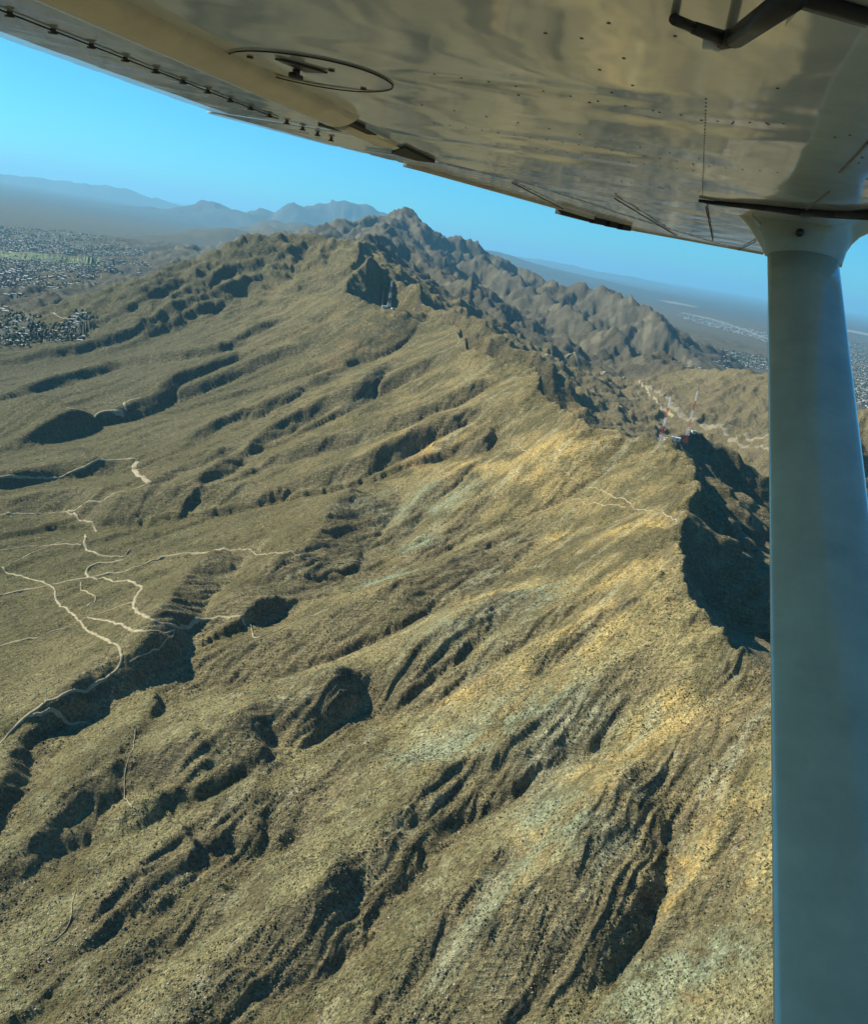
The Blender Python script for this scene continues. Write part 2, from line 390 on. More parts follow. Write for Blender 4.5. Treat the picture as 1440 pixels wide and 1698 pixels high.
def height(x, y):
    x = np.asarray(x, float); y = np.asarray(y, float); r = np.hypot(x, y)
    inn = GN.inside(x, y, 160); inf = GF.inside(x, y, 500)
    hb = np.zeros(x.shape)
    need = (inn < 1) & (inf < 1)
    if need.any():
        hh, dd, zz, ww = base_height(x[need], y[need]); hb[need] = far_height(x[need], y[need], hh)
    hf = GF.samp(HF, x, y) + (fbm(x, y, 40, 3, 191) * 3.0 + (ridged(x, y, 62, 3, 193, .6) - 1.1) * 9.0) * sstep(140, 320, GF.samp(HF, x, y))
    h = np.where(need, hb, 0) * (1 - inf) + hf * inf
    hn = GN.samp(HN, x, y) + detail(x, y, r)
    return h * (1 - inn) + hn * inn

def axis_join(*segs):
    out = []
    for s in segs: out += list(s)
    return np.array(out)
def build_land(q=1.0):
    daz = 0.088 / q
    az = axis_join(np.arange(-180, -34, 3.0), np.arange(-34, 41, daz), np.arange(41, 180, 3.0))
    rad = [0.0, 25, 50, 80, 110, 140, 165]; r = 185.0
    while r < 160000:
        rad.append(r)
        g = 0.0034 if r < 5200 else (0.0055 if r < 12000 else 0.016)
        if r < 260: g = 0.006
        r *= 1 + g / q
    rad = np.array(rad[1:])
    A, Rr = np.meshgrid(np.radians(az), rad)
    X = np.sin(A) * Rr; Y = np.cos(A) * Rr
    Z = height(X.ravel(), Y.ravel()).reshape(X.shape)
    nr, na = X.shape
    co = np.empty((nr * na + 1, 3), np.float32)
    co[:-1, 0] = X.ravel(); co[:-1, 1] = Y.ravel(); co[:-1, 2] = Z.ravel()
    co[-1] = (0, 0, float(height(np.array([0.]), np.array([0.]))[0]))
    idx = np.arange(nr * na).reshape(nr, na)
    a = idx[:-1, :]; b = np.roll(a, -1, axis=1); c = idx[1:, :]; d = np.roll(c, -1, axis=1)
    quads = np.stack([a, c, d, b], -1).reshape(-1, 4)[:, ::-1]
    quads = quads[:, ::-1]
    i0 = idx[0]; tri = np.stack([np.full(na, nr * na), i0, np.roll(i0, -1)], -1)
    me = bpy.data.meshes.new('hills')
    nq = len(quads); ntr = len(tri)
    me.vertices.add(len(co)); me.vertices.foreach_set('co', co.ravel())
    loops = np.concatenate([quads[:, ::-1].ravel(), tri[:, ::-1].ravel()]).astype(np.int32)
    me.loops.add(len(loops)); me.loops.foreach_set('vertex_index', loops)
    me.polygons.add(nq + ntr)
    me.polygons.foreach_set('loop_start', np.concatenate([np.arange(nq) * 4, nq * 4 + np.arange(ntr) * 3]).astype(np.int32))
    me.polygons.foreach_set('use_smooth', np.ones(nq + ntr, bool))
    me.update(calc_edges=True)
    return me, co, nr, na

land, LCO, LNR, LNA = build_land(QUALITY)
print('land', len(land.vertices), 'verts')
hills = bpy.data.objects.new('hills', land); C.objects.link(hills); hills['kind'] = 'structure'

# ------------------------------------------------------------------ materials
def new_mat(name, col=(.5, .5, .5), rough=.6, metal=0.0, noise=0.0, nscale=5.0, coat=0.0, bump=0.0):
    mt = bpy.data.materials.new(name); mt.use_nodes = True; n = mt.node_tree; p = n.nodes['Principled BSDF']
    p.inputs['Roughness'].default_value = rough; p.inputs['Metallic'].default_value = metal
    p.inputs['Coat Weight'].default_value = coat
    tc = n.nodes.new('ShaderNodeTexCoord'); nz = n.nodes.new('ShaderNodeTexNoise')
    nz.inputs['Scale'].default_value = nscale; nz.inputs['Detail'].default_value = 5
    n.links.new(tc.outputs['Object'], nz.inputs['Vector'])
    mr = n.nodes.new('ShaderNodeMapRange'); mr.inputs[3].default_value = 1 - noise; mr.inputs[4].default_value = 1 + noise
    mr.inputs[1].default_value = .25; mr.inputs[2].default_value = .75
    n.links.new(nz.outputs[0], mr.inputs[0])
    mx = n.nodes.new('ShaderNodeVectorMath'); mx.operation = 'SCALE'; mx.inputs[0].default_value = col
    n.links.new(mr.outputs[0], mx.inputs[3]); n.links.new(mx.outputs[0], p.inputs['Base Color'])
    if bump:
        b = n.nodes.new('ShaderNodeBump'); b.inputs['Distance'].default_value = bump
        n.links.new(nz.outputs[0], b.inputs['Height']); n.links.new(b.outputs[0], p.inputs['Normal'])
    return mt

def patch_field(X, Y, plist):
    """soft blotches: (px, py, radius m) found on the land"""
    v = np.zeros(X.shape)
    for px, py, rad in plist:
        q = hit(px, py, HN, GN)
        if q is None: continue
        d2 = (X - q[0]) ** 2 + (Y - q[1]) ** 2
        v = np.maximum(v, np.exp(-d2 / (rad * rad)))
    return v

def land_colour():
    X = LCO[:, 0].astype(float); Y = LCO[:, 1].astype(float); Z = LCO[:, 2].astype(float)
    n = len(X); r = np.hypot(X, Y)
    # slope
    Zg = Z[:-1].reshape(LNR, LNA); Xg = X[:-1].reshape(LNR, LNA); Yg = Y[:-1].reshape(LNR, LNA)
    ax = np.roll(Xg, -1, 1) - np.roll(Xg, 1, 1); ay = np.roll(Yg, -1, 1) - np.roll(Yg, 1, 1); azz = np.roll(Zg, -1, 1) - np.roll(Zg, 1, 1)
    bx = np.gradient(Xg, axis=0); by = np.gradient(Yg, axis=0); bz = np.gradient(Zg, axis=0)
    nx = ay * bz - azz * by; ny = azz * bx - ax * bz; nz = ax * by - ay * bx
    L = np.sqrt(nx * nx + ny * ny + nz * nz) + 1e-9
    steep = np.zeros(n); steep[:-1] = (1 - np.abs(nz) / L).ravel()
    steep = sstep(0.10, 0.42, steep)
    inN = GN.inside(X, Y, 200)
    dc = np.where(inN > 0, GN.samp(dcn, X, Y), DCF_s(X, Y)); wsd = GN.samp(wn, X, Y)
    dgl = G0.samp(GULLYD, X, Y)
    col = np.zeros((n, 3))
    def mix(c, a): 
        nonlocal col
        a = np.clip(a, 0, 1)[:, None]; col = col * (1 - a) + np.array(c)[None, :] * a
    big = fbm(X, Y, 260, 4, 201); mid = fbm(X, Y, 60, 4, 211); fin = fbm(X, Y, 14, 3, 221)
    Vv = X * 0.83 - Y * 0.56; Uu = X * 0.56 + Y * 0.83
    stra = fbm(Vv, Uu * 0.12, 16, 4, 231)                 # streaks running down the dip slope
    stra2 = fbm(Vv, Uu * 0.10, 5, 2, 237)
    col[:] = (0.135, 0.112, 0.060)                          # olive brown scrub
    mix((0.185, 0.155, 0.085), sstep(-0.3, 0.7, big + 0.4 * mid))
    hi = (1 - sstep(120, 520, dc)) * wsd * inN              # tan grass high on the dip slope
    mix((0.33, 0.25, 0.125), hi * sstep(-0.5, 0.5, mid + big * .5) * 0.75)
    gold = patch_field(X, Y, [(1150, 1190, 38), (1090, 1240, 28), (1030, 1290, 18), (960, 1280, 12), (1000, 1330, 8), (1130, 1440, 22), (1100, 1500, 18), (1200, 1330, 30), (1170, 1400, 20),
        (900, 745, 60), (860, 790, 45), (780, 780, 40), (700, 745, 40), (960, 680, 40), (850, 980, 18), (820, 985, 20), (960, 1050, 30), (1000, 1010, 30), (900, 1090, 22), (760, 1150, 16), (1080, 860, 50),
        (1030, 950, 40), (930, 890, 25), (1240, 1150, 25), (1270, 1420, 20), (860, 1400, 10), (880, 1380, 8)])
    mix((0.56, 0.39, 0.16), gold * sstep(-0.75, 0.35, mid + 0.9 * stra) * 0.9)
    red = patch_field(X, Y, [(790, 745, 30), (760, 790, 30), (720, 700, 40), (800, 1135, 14), (690, 760, 30), (240, 780, 25), (600, 560, 60), (560, 600, 50), (450, 830, 25), (1060, 1500, 10)])
    mix((0.27, 0.155, 0.085), red * 0.75 * sstep(-0.5, 0.6, fin + mid))
    grey = patch_field(X, Y, [(880, 980, 28), (820, 1010, 25), (760, 1040, 30), (960, 1180, 26), (860, 1200, 30), (760, 1240, 24), (700, 1250, 20), (1010, 1370, 16), (1060, 1310, 10), (960, 1370, 18), (900, 1350, 16),
        (730, 830, 40), (640, 850, 40), (700, 900, 25), (820, 1480, 18), (780, 1560, 20), (880, 1420, 14), (1180, 1590, 16), (1100, 1620, 20), (1050, 1660, 20), (900, 1250, 20), (640, 960, 30)])
    mix((0.26, 0.29, 0.215), np.clip(grey * 1.3, 0, 1) * sstep(-0.9, 0.2, fin + stra) * 0.92)
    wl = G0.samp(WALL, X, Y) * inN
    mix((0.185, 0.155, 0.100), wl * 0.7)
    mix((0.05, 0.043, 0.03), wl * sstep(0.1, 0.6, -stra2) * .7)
    # pale broken rock in streaks, dark rock on steep ground
    mix((0.36, 0.34, 0.25), sstep(0.30, 0.85, stra + 0.5 * fin) * (0.25 + 0.75 * hi) * 0.55 * inN)
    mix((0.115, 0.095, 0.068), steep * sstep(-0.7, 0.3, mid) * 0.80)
    mix((0.27, 0.21, 0.125), steep * sstep(0.25, 0.8, fin + 0.6 * stra) * 0.55)
    mix((0.075, 0.068, 0.040), sstep(0.25, 0.7, -stra2) * 0.45 * inN * (0.3 + hi))
    mix((0.30, 0.25, 0.15), np.exp(-(dgl / (5 + 3 * mid)) ** 2) * 0.5 * inN * (1 - hi) * sstep(300, 700, r))
    # scrub along the drainages and lower ground
    mix((0.080, 0.075, 0.038), sstep(0.0, 0.8, -mid + 0.3 * fin) * (1 - hi) * 0.45)
    # olive low ground west; window and vignette darkening painted in, farther slopes too
    low = 1 - sstep(140, 330, Z)
    mix((0.080, 0.076, 0.040), low * wsd * 0.85)
    mix((0.088, 0.083, 0.055), sstep(1000, 2400, r) * inN * wsd * (0.55 + .3 * (1 - hi)))
    mix((0.30, 0.295, 0.18), (1 - sstep(400, 900, r)) * sstep(-.5, .4, mid + fin) * .28 * (1 - wl))
    # beyond the near grid
    f = (1 - inN)
    mix((0.088, 0.079, 0.066), f * 0.92)
    mix((0.20, 0.18, 0.14), f * steep * sstep(-0.1, 0.6, fbm(X, Y, 120, 4, 241)) * 0.6)
    mix((0.10, 0.085, 0.06), f * sstep(0.1, 0.6, -fbm(X, Y, 200, 4, 251)) * 0.6)
    east = (1 - wsd) * inN
    mix((0.165, 0.135, 0.095), east * (1 - steep) * 0.6)
    # desert plain: bands of brown, grey scrub and pale washes
    pl = sstep(4200, 7000, r) * (Z < 75)
    bands = fbm(X * 0.25 + Y * 0.05, Y, 1500, 5, 261)
    mix((0.060, 0.062, 0.058), pl * 0.97)
    mix((0.125, 0.118, 0.10), pl * sstep(0.1, 0.45, bands) * 0.95)
    mix((0.045, 0.056, 0.045), pl * sstep(0.05, 0.4, -bands) * 0.8)
    mix((0.055, 0.062, 0.070), sstep(16000, 26000, r) * .8)  # blue-grey of distant haze painted into the far ground
    # speckle: bushes and stones too small to build
    rs = np.random.RandomState(3).rand(n)
    sp = sstep(0.80, 0.95, rs) * sstep(60000, 9000, r)
    mix((0.055, 0.055, 0.028), sp * 0.28 * (1 - .6 * inN))
    mix((0.42, 0.38, 0.27), (rs < 0.04) * 0.15 * inN)
    col = col * np.array([1.40, 1.42, 1.18])
    return col

def DCF_s(X, Y):
    return GF.samp(DCF, X, Y)

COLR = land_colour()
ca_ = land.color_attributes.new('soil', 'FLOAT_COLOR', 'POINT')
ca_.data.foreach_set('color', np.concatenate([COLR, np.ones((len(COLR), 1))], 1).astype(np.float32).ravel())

def land_material():
    mt = bpy.data.materials.new('desert_rock_and_scrub'); mt.use_nodes = True; n = mt.node_tree; p = n.nodes['Principled BSDF']
    p.inputs['Roughness'].default_value = 0.95; p.inputs['Specular IOR Level'].default_value = 0.12
    at = n.nodes.new('ShaderNodeAttribute'); at.attribute_name = 'soil'
    tc = n.nodes.new('ShaderNodeTexCoord')
    def noise(scale, det, rough=.6, vec=None):
        z = n.nodes.new('ShaderNodeTexNoise'); z.inputs['Scale'].default_value = scale; z.inputs['Detail'].default_value = det
        z.inputs['Roughness'].default_value = rough; n.links.new(vec or tc.outputs['Object'], z.inputs['Vector']); return z
    n1 = noise(0.55, 4, .7)
    mp = n.nodes.new('ShaderNodeMapping'); mp.inputs['Rotation'].default_value = (0, 0, math.radians(-56)); mp.inputs['Scale'].default_value = (0.12, 1.0, 1.0)
    n.links.new(tc.outputs['Object'], mp.inputs['Vector'])
    n2 = noise(0.42, 4, .65, mp.outputs[0])
    vo = n.nodes.new('ShaderNodeTexVoronoi'); vo.inputs['Scale'].default_value = 0.33; n.links.new(tc.outputs['Object'], vo.inputs['Vector'])
    def mr(src, a, b, c, d):
        k = n.nodes.new('ShaderNodeMapRange'); k.inputs[1].default_value = a; k.inputs[2].default_value = b; k.inputs[3].default_value = c; k.inputs[4].default_value = d
        n.links.new(src, k.inputs[0]); return k.outputs[0]
    def mul(a, b):
        k = n.nodes.new('ShaderNodeMath'); k.operation = 'MULTIPLY'; n.links.new(a, k.inputs[0]); n.links.new(b, k.inputs[1]); return k.outputs[0]
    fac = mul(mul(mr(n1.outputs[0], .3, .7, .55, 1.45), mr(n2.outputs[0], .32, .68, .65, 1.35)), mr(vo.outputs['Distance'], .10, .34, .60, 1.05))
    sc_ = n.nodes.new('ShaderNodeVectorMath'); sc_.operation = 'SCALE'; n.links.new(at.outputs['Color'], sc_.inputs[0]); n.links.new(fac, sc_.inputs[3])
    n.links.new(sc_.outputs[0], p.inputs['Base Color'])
    ad = n.nodes.new('ShaderNodeMath'); ad.operation = 'MULTIPLY_ADD'; ad.inputs[1].default_value = 1.6
    n.links.new(n2.outputs[0], ad.inputs[0]); n.links.new(n1.outputs[0], ad.inputs[2])
    n3 = noise(0.11, 5, .62)
    ad2 = n.nodes.new('ShaderNodeMath'); ad2.operation = 'MULTIPLY_ADD'; ad2.inputs[1].default_value = 3.0
    n.links.new(n3.outputs[0], ad2.inputs[0]); n.links.new(ad.outputs[0], ad2.inputs[2])
    b = n.nodes.new('ShaderNodeBump'); b.inputs['Distance'].default_value = 3.4; b.inputs['Strength'].default_value = 1.0
    n.links.new(ad2.outputs[0], b.inputs['Height']); n.links.new(b.outputs[0], p.inputs['Normal'])
    return mt
land.materials.append(land_material())

# ------------------------------------------------------------------ finding places on the land
def land_hit(px, py, dmin=150, dmax=40000, tol=0.0):
    d = ray(px, py); D = dmin * np.exp(np.arange(int(math.log(dmax / dmin) / 0.008)) * 0.008)
    z = height(d[0] * D, d[1] * D) - (ZC + d[2] * D)
    k = int(np.argmax(z > 0))
    if z[k] <= 0: return None
    k = max(k, 1); t = -z[k - 1] / (z[k] - z[k - 1] + 1e-9); Dh = D[k - 1] + t * (D[k] - D[k - 1])
    return (d[0] * Dh, d[1] * Dh)
def plain_hit(px, py):
    """many pixels at once, for the open plains"""
    px = np.asarray(px, float); py = np.asarray(py, float)
    dx = _f[0] * FPX + _r[0] * (px - 720) - _u[0] * (py - 849)
    dy = _f[1] * FPX + _r[1] * (px - 720) - _u[1] * (py - 849)
    dz = _f[2] * FPX + _r[2] * (px - 720) - _u[2] * (py - 849)
    h = np.hypot(dx, dy); dx /= h; dy /= h; dz /= h
    z = np.full(px.shape, 60.0)
    for k in range(5):
        D = (z - ZC) / np.minimum(dz, -1e-4); z = 0.3 * z + 0.7 * height(dx * D, dy * D)
    return dx * D, dy * D
def link(name, verts, faces, mats, parent=None, smooth=False, midx=None):
    me = bpy.data.meshes.new(name); me.from_pydata([tuple(v) for v in verts], [], faces)
    for k in (mats if isinstance(mats, list) else [mats]): me.materials.append(k)
    if midx is not None: me.polygons.foreach_set('material_index', midx)
    if smooth: me.polygons.foreach_set('use_smooth', [True] * len(me.polygons))
    me.update()
    o = bpy.data.objects.new(name, me); C.objects.link(o)
    if parent is not None: o.parent = parent
    return o
def tag(o, label=None, cat=None, group=None, kind=None):
    if label: o['label'] = label
    if cat: o['category'] = cat
    if group: o['group'] = group
    if kind: o['kind'] = kind
    return o
def empty(name, loc, rz=0.0):
    o = bpy.data.objects.new(name, None); C.objects.link(o); o.location = loc; o.rotation_euler = (0, 0, rz)
    o.empty_display_size = 1.0; return o

# ------------------------------------------------------------------ dirt roads and trails, draped on the land
M_road = new_mat('pale_dirt', (0.31, 0.265, 0.155), .95, noise=.35, nscale=.12)
M_wash = new_mat('wash_gravel', (0.20, 0.175, 0.115), .95, noise=.3, nscale=.05)
def smooth_line(p, step):
    p = [np.array(q, float) for q in p]; out = []
    for i in range(len(p) - 1):
        a = p[max(i - 1, 0)]; b = p[i]; c = p[i + 1]; d = p[min(i + 2, len(p) - 1)]
        n = max(2, int(np.linalg.norm(c - b) / step))
        for k in range(n):
            t = k / n
            out.append(0.5 * ((2 * b) + (-a + c) * t + (2 * a - 5 * b + 4 * c - d) * t * t + (-a + 3 * b - 3 * c + d) * t ** 3))
    out.append(p[-1]); return np.array(out)
def road(pxs, width, name='dirt_road', mat=None, lift=0.6, jump=700):
    w = [land_hit(*q) for q in pxs]; runs = [[]]
    for q in w:
        if q is None: continue
        if runs[-1] and math.hypot(q[0] - runs[-1][-1][0], q[1] - runs[-1][-1][1]) > jump: runs.append([])
        runs[-1].append(q)
    for run in runs:
        if len(run) < 2: continue
        P = smooth_line(run, 2.5); n = len(P)
        kr = np.ones(7) / 7
        for _ in range(3):
            if n > 20: P[3:-3] = np.stack([np.convolve(P[:, 0], kr, 'valid'), np.convolve(P[:, 1], kr, 'valid')], 1)
        rg = np.random.RandomState(int(abs(P[0][0]) * 10) % 9999)
        P = P + np.stack([fbm(P[:, 0], P[:, 1], 22, 2, 301), fbm(P[:, 0], P[:, 1], 22, 2, 311)], 1) * 1.2
        T = np.gradient(P, axis=0); T /= np.linalg.norm(T, axis=1)[:, None] + 1e-9; N = np.stack([-T[:, 1], T[:, 0]], 1)
        wv = width * (1 + 0.35 * fbm(P[:, 0], P[:, 1], 30, 2, 321))
        V = []; offs = [(-.62, -.5), (-.35, lift), (0, lift + .05), (.35, lift), (.62, -.5)]
        for o, dz in offs:
            q = P + N * (wv * o)[:, None]; z = height(q[:, 0], q[:, 1]) + dz
            V.append(np.stack([q[:, 0], q[:, 1], z], 1))
        V[1][:, 2] = np.maximum(V[1][:, 2], V[2][:, 2] - .3); V[3][:, 2] = np.maximum(V[3][:, 2], V[2][:, 2] - .3)
        Vv = np.concatenate(V); F = []
        for k in range(4):
            for i in range(n - 1): F.append((k * n + i, k * n + i + 1, (k + 1) * n + i + 1, (k + 1) * n + i))
        F = [f[::-1] for f in F]
        tag(link(name, Vv, F, mat or M_road, smooth=True), kind='structure')
ROADS = [
 (4.5,[(-20,990),(0,987),(82,970),(149,958),(180,949),(229,941),(278,921),(323,919),(347,915),(417,911)]),
 (2.0,[(417,911),(486,918),(530,928),(575,933),(600,934)]),
 (4.5,[(205,929),(170,933),(148,938),(142,948),(149,958),(156,958),(191,964),(226,968)]),
 (4.5,[(226,968),(236,972),(231,982),(222,999),(226,1013),(250,1029),(288,1040),(312,1036),(340,1024),(375,1020),(399,1024),(417,1036)]),
 (2.2,[(417,1036),(422,1058),(432,1060),(448,1050),(486,1034),(510,1022),(545,1010)]),
 (3.5,[(-20,914),(0,912),(56,905),(87,904),(135,904)]),
 (3.0,[(16,936),(56,916),(104,899),(142,886)]),
 (4.5,[(142,886),(141,906),(156,916),(194,923),(205,923)]),
 (2.5,[(205,923),(215,912)]),
 (4.0,[(3,941),(24,953),(62,963),(82,970)]),
 (3.5,[(82,970),(90,977),(95,999),(122,1018),(134,1031),(153,1051),(177,1060),(200,1079),(203,1105),(184,1121),(139,1140),(97,1159),(69,1168),(38,1190),(14,1211),(0,1232),(-20,1262)]),
 (2.8,[(-20,1078),(0,1072),(49,1060),(90,1046),(134,1029),(174,1013),(219,999)]),
 (3.2,[(146,1024),(174,1029),(222,1048),(243,1051),(281,1051),(290,1043)]),
 (2.5,[(135,965),(135,977),(153,987),(158,998),(132,1011)]),
 (2.0,[(45,1187),(104,1190),(122,1197),(146,1195)]),
 (1.6,[(290,1045),(282,1062),(262,1080),(235,1088),(215,1100)]),
 (4.5,[(-20,794),(0,793),(65,792),(130,778),(190,763),(228,762)]),
 (9,[(228,764),(222,775),(235,790),(248,802)]),
 (4.0,[(248,804),(210,815),(160,832),(112,848)]),
 (3.5,[(-20,856),(0,853),(50,852),(85,850),(112,848),(130,860),(155,868),(160,882)]),
 (7,[(112,676),(130,682),(170,684),(205,685)]),
 (6,[(210,684),(204,668),(232,660)]),
 (8,[(85,519),(95,524),(120,531)]),
 (1.0,[(854,728),(892,762),(941,783),(1000,815),(1050,840),(1090,852),(1125,864)]),
 (1.0,[(948,828),(1000,838),(1040,842)]),
 (.9,[(224,1210),(218,1240),(212,1270),(200,1300),(205,1325),(218,1338)]),
 (.8,[(125,1478),(118,1510),(106,1545),(88,1562)]),
]
for wd, pts in ROADS: road(pts, wd * 0.62 if wd < 5 else wd * .75)
road([(905,590),(935,600),(965,610),(1000,622),(1040,628)], 9, 'dirt_road', M_road, 1.0, 900)
road([(1055,634),(1075,650),(1095,670),(1118,690)], 8, 'road', M_road, 1.0, 900)
road([(1076,641),(1102,658),(1119,677),(1147,695),(1171,707),(1206,722),(1240,722),(1300,718)], 13, 'dry_wash', M_wash, 1.5, 1200)
road([(1211,729),(1241,743),(1300,756)], 9, 'dry_wash', M_wash, 1.5, 1200)

# ------------------------------------------------------------------ shrubs on the near slopes, too many to count
M_shrub = new_mat('dark_olive_leaves', (0.085, 0.085, 0.042), .9, noise=.45, nscale=.15)
M_stone = new_mat('pale_limestone', (0.34, 0.31, 0.23), .9, noise=.3, nscale=.12)
def scatter(name, count, rmin, rmax, mat, smin, smax, seed, flat=0.8, maskf=None):
    rg = np.random.RandomState(seed)
    az = np.radians(rg.uniform(-31, 39, count * 3)); r = rmin * (rmax / rmin) ** rg.rand(count * 3)
    x = np.sin(az) * r; y = np.cos(az) * r
    keep = rg.rand(len(x)) < maskf(x, y, r); x = x[keep][:count]; y = y[keep][:count]; n = len(x)
    z = height(x, y); s = smin * (smax / smin) ** (rg.rand(n) ** 1.5)
    base = np.array([(1, 0, .35), (.3, .95, .3), (-.8, .6, .4), (-.8, -.6, .3), (.3, -.95, .4), (0.1, 0, 1.0), (0, 0, -.3)])
    tri = np.array([(0, 1, 5), (1, 2, 5), (2, 3, 5), (3, 4, 5), (4, 0, 5), (1, 0, 6), (2, 1, 6), (3, 2, 6), (4, 3, 6), (0, 4, 6)])
    jit = 1 + rg.uniform(-.35, .35, (n, 7, 1)); rot = rg.rand(n) * 6.283
    b = base[None] * jit; c, s_ = np.cos(rot)[:, None], np.sin(rot)[:, None]
    vx = (b[..., 0] * c - b[..., 1] * s_) * s[:, None] + x[:, None]; vy = (b[..., 0] * s_ + b[..., 1] * c) * s[:, None] + y[:, None]
    vz = b[..., 2] * s[:, None] * flat + z[:, None]
    V = np.stack([vx, vy, vz], -1).reshape(-1, 3).astype(np.float32)
    F = (tri[None] + (np.arange(n) * 7)[:, None, None]).reshape(-1)
    me = bpy.data.meshes.new(name); me.vertices.add(len(V)); me.vertices.foreach_set('co', V.ravel())
    me.loops.add(len(F)); me.loops.foreach_set('vertex_index', F.astype(np.int32)); np_ = len(F) // 3
    me.polygons.add(np_); me.polygons.foreach_set('loop_start', (np.arange(np_) * 3).astype(np.int32)); me.update(calc_edges=True)
    me.materials.append(mat); o = bpy.data.objects.new(name, me); C.objects.link(o); tag(o, kind='stuff'); return o
def shrub_mask(x, y, r):
    return np.clip(0.45 + 0.8 * fbm(x, y, 45, 3, 401), .06, 1) * (GN.samp(wn, x, y) * .7 + .3)
scatter('shrubs', 62000, 215, 1250, M_shrub, 0.32, 0.95, 11, .8, shrub_mask)
scatter('stones', 9000, 215, 900, M_stone, 0.22, 0.8, 12, .6, lambda x, y, r: np.clip(0.15 + 1.2 * fbm(x, y, 50, 3, 411), .02, 1))

# ------------------------------------------------------------------ suburbs on the plains
M_wall = new_mat('stucco_wall', (0.42, 0.36, 0.28), .9, noise=.2, nscale=.02)
M_roofs = [new_mat('pale_roof', (0.50, 0.49, 0.45), .7, noise=.15, nscale=.02), new_mat('grey_roof', (0.42, 0.42, 0.40), .8, noise=.2, nscale=.02),
           new_mat('tan_tile_roof', (0.42, 0.30, 0.20), .8, noise=.2, nscale=.02), new_mat('white_roof', (0.62, 0.62, 0.60), .6, noise=.08, nscale=.02)]
M_leaf = new_mat('city_tree_leaves', (0.030, 0.052, 0.022), .9, noise=.4, nscale=.05)
M_bark = new_mat('bark', (0.09, 0.065, 0.045), .95)
M_lawn = new_mat('park_grass', (0.11, 0.15, 0.055), .95, noise=.35, nscale=.01)
M_asph = new_mat('suburban_ground', (0.055, 0.065, 0.048), .95, noise=.5, nscale=.012)
def house_shape(kind, L, Wd, H):
    """walls and roof of one low house: gable, hip, flat with parapet, or an L"""
    V = []; F = []; M = []
    def boxq(x0, x1, y0, y1, z0, z1, mt_side, mt_top):
        k = len(V); V.extend([(x0, y0, z0), (x1, y0, z0), (x1, y1, z0), (x0, y1, z0), (x0, y0, z1), (x1, y0, z1), (x1, y1, z1), (x0, y1, z1)])
        F.extend([(k, k+1, k+5, k+4), (k+1, k+2, k+6, k+5), (k+2, k+3, k+7, k+6), (k+3, k, k+4, k+7), (k+4, k+5, k+6, k+7)]); M.extend([mt_side] * 4 + [mt_top])
    def roof(x0, x1, y0, y1, z, h, inset):
        k = len(V); ym = (y0 + y1) / 2; o = .6
        V.extend([(x0-o, y0-o, z), (x1+o, y0-o, z), (x1+o, y1+o, z), (x0-o, y1+o, z), (x0 + inset, ym, z + h), (x1 - inset, ym, z + h)])
        F.extend([(k, k+1, k+5, k+4), (k+1, k+2, k+5), (k+2, k+3, k+4, k+5), (k+3, k, k+4), (k, k+3, k+2, k+1)]); M.extend([1] * 5)
    a, b = L / 2, Wd / 2
    if kind == 0: boxq(-a, a, -b, b, -2, H, 0, 1); roof(-a, a, -b, b, H, 2.0, 0)
    elif kind == 1: boxq(-a, a, -b, b, -2, H, 0, 1); roof(-a, a, -b, b, H, 1.8, b)
    elif kind == 2: boxq(-a, a, -b, b, -2, H, 0, 1); boxq(-a * .3, a * .2, -b * .4, b * .3, H, H + 1.1, 0, 1)
    else:
        boxq(-a, a, -b, b * .3, -2, H, 0, 1); roof(-a, a, -b, b * .3, H, 1.6, b * .5)
        boxq(a * .2, a * .9, b * .3 + .7, b * 1.4, -2, H * .9, 0, 1); roof(a * .2 + .5, a * .9 - .5, b * .3 + 1.4, b * 1.4, H * .9 + .05, 1.2, 1.5)
    return V, F, M
SHAPES = [house_shape(0, 18, 11, 3.4), house_shape(1, 17, 13, 3.3), house_shape(2, 22, 15, 4.2), house_shape(3, 20, 13, 3.3)]
def in_poly(x, y, poly):
    c = np.zeros(x.shape, bool); n = len(poly)
    for i in range(n):
        x0, y0 = poly[i]; x1, y1 = poly[(i + 1) % n]
        c ^= ((y0 > y) != (y1 > y)) & (x < (x1 - x0) * (y - y0) / (y1 - y0 + 1e-12) + x0)
    return c
def suburb_points(poly, n, seed, ang, lot, street, holes=(), zmax=235):
    rg = np.random.RandomState(seed); xs = [p[0] for p in poly]; ys = [p[1] for p in poly]
    px = rg.uniform(min(xs), max(xs), n * 4); py = rg.uniform(min(ys), max(ys), n * 4)
    k = in_poly(px, py, poly)
    for h in holes: k &= ~in_poly(px, py, h)
    px, py = px[k][:n], py[k][:n]; x, y = plain_hit(px, py)
    c, s = math.cos(ang), math.sin(ang); a = x * c + y * s; b = -x * s + y * c
    a = np.round(a / lot) * lot; b = np.round(b / street) * street + rg.choice([-.28, .28], len(b)) * street
    q = np.unique(np.round(np.stack([a, b], 1), 1), axis=0); a, b = q[:, 0], q[:, 1]
    a = a + rg.uniform(-2, 2, len(a)); b = b + rg.uniform(-3, 3, len(a))
    x = a * c - b * s; y = a * s + b * c
    z = height(x, y)
    ok = z < zmax; return x[ok], y[ok], z[ok]
WEST = [(-60,372),(40,380),(110,383),(190,398),(280,424),(262,440),(215,452),(160,470),(150,482),(95,492),(60,508),(-60,525)]
PARK = [(-60,412),(0,417),(60,421),(120,430),(172,436),(150,441),(60,434),(-60,427)]
LOWER = [(-60,548),(0,546),(40,540),(100,545),(158,553),(150,561),(120,567),(50,562),(-60,575)]
EAST = [(1082,566),(1120,570),(1170,578),(1215,583),(1282,596),(1282,613),(1240,610),(1190,606),(1140,600),(1105,588)]
EASTF = [(1120,522),(1180,528),(1282,556),(1282,572),(1220,552),(1150,536)]
RIGHT = [(1395,560),(1500,585),(1500,700),(1425,672),(1398,640)]
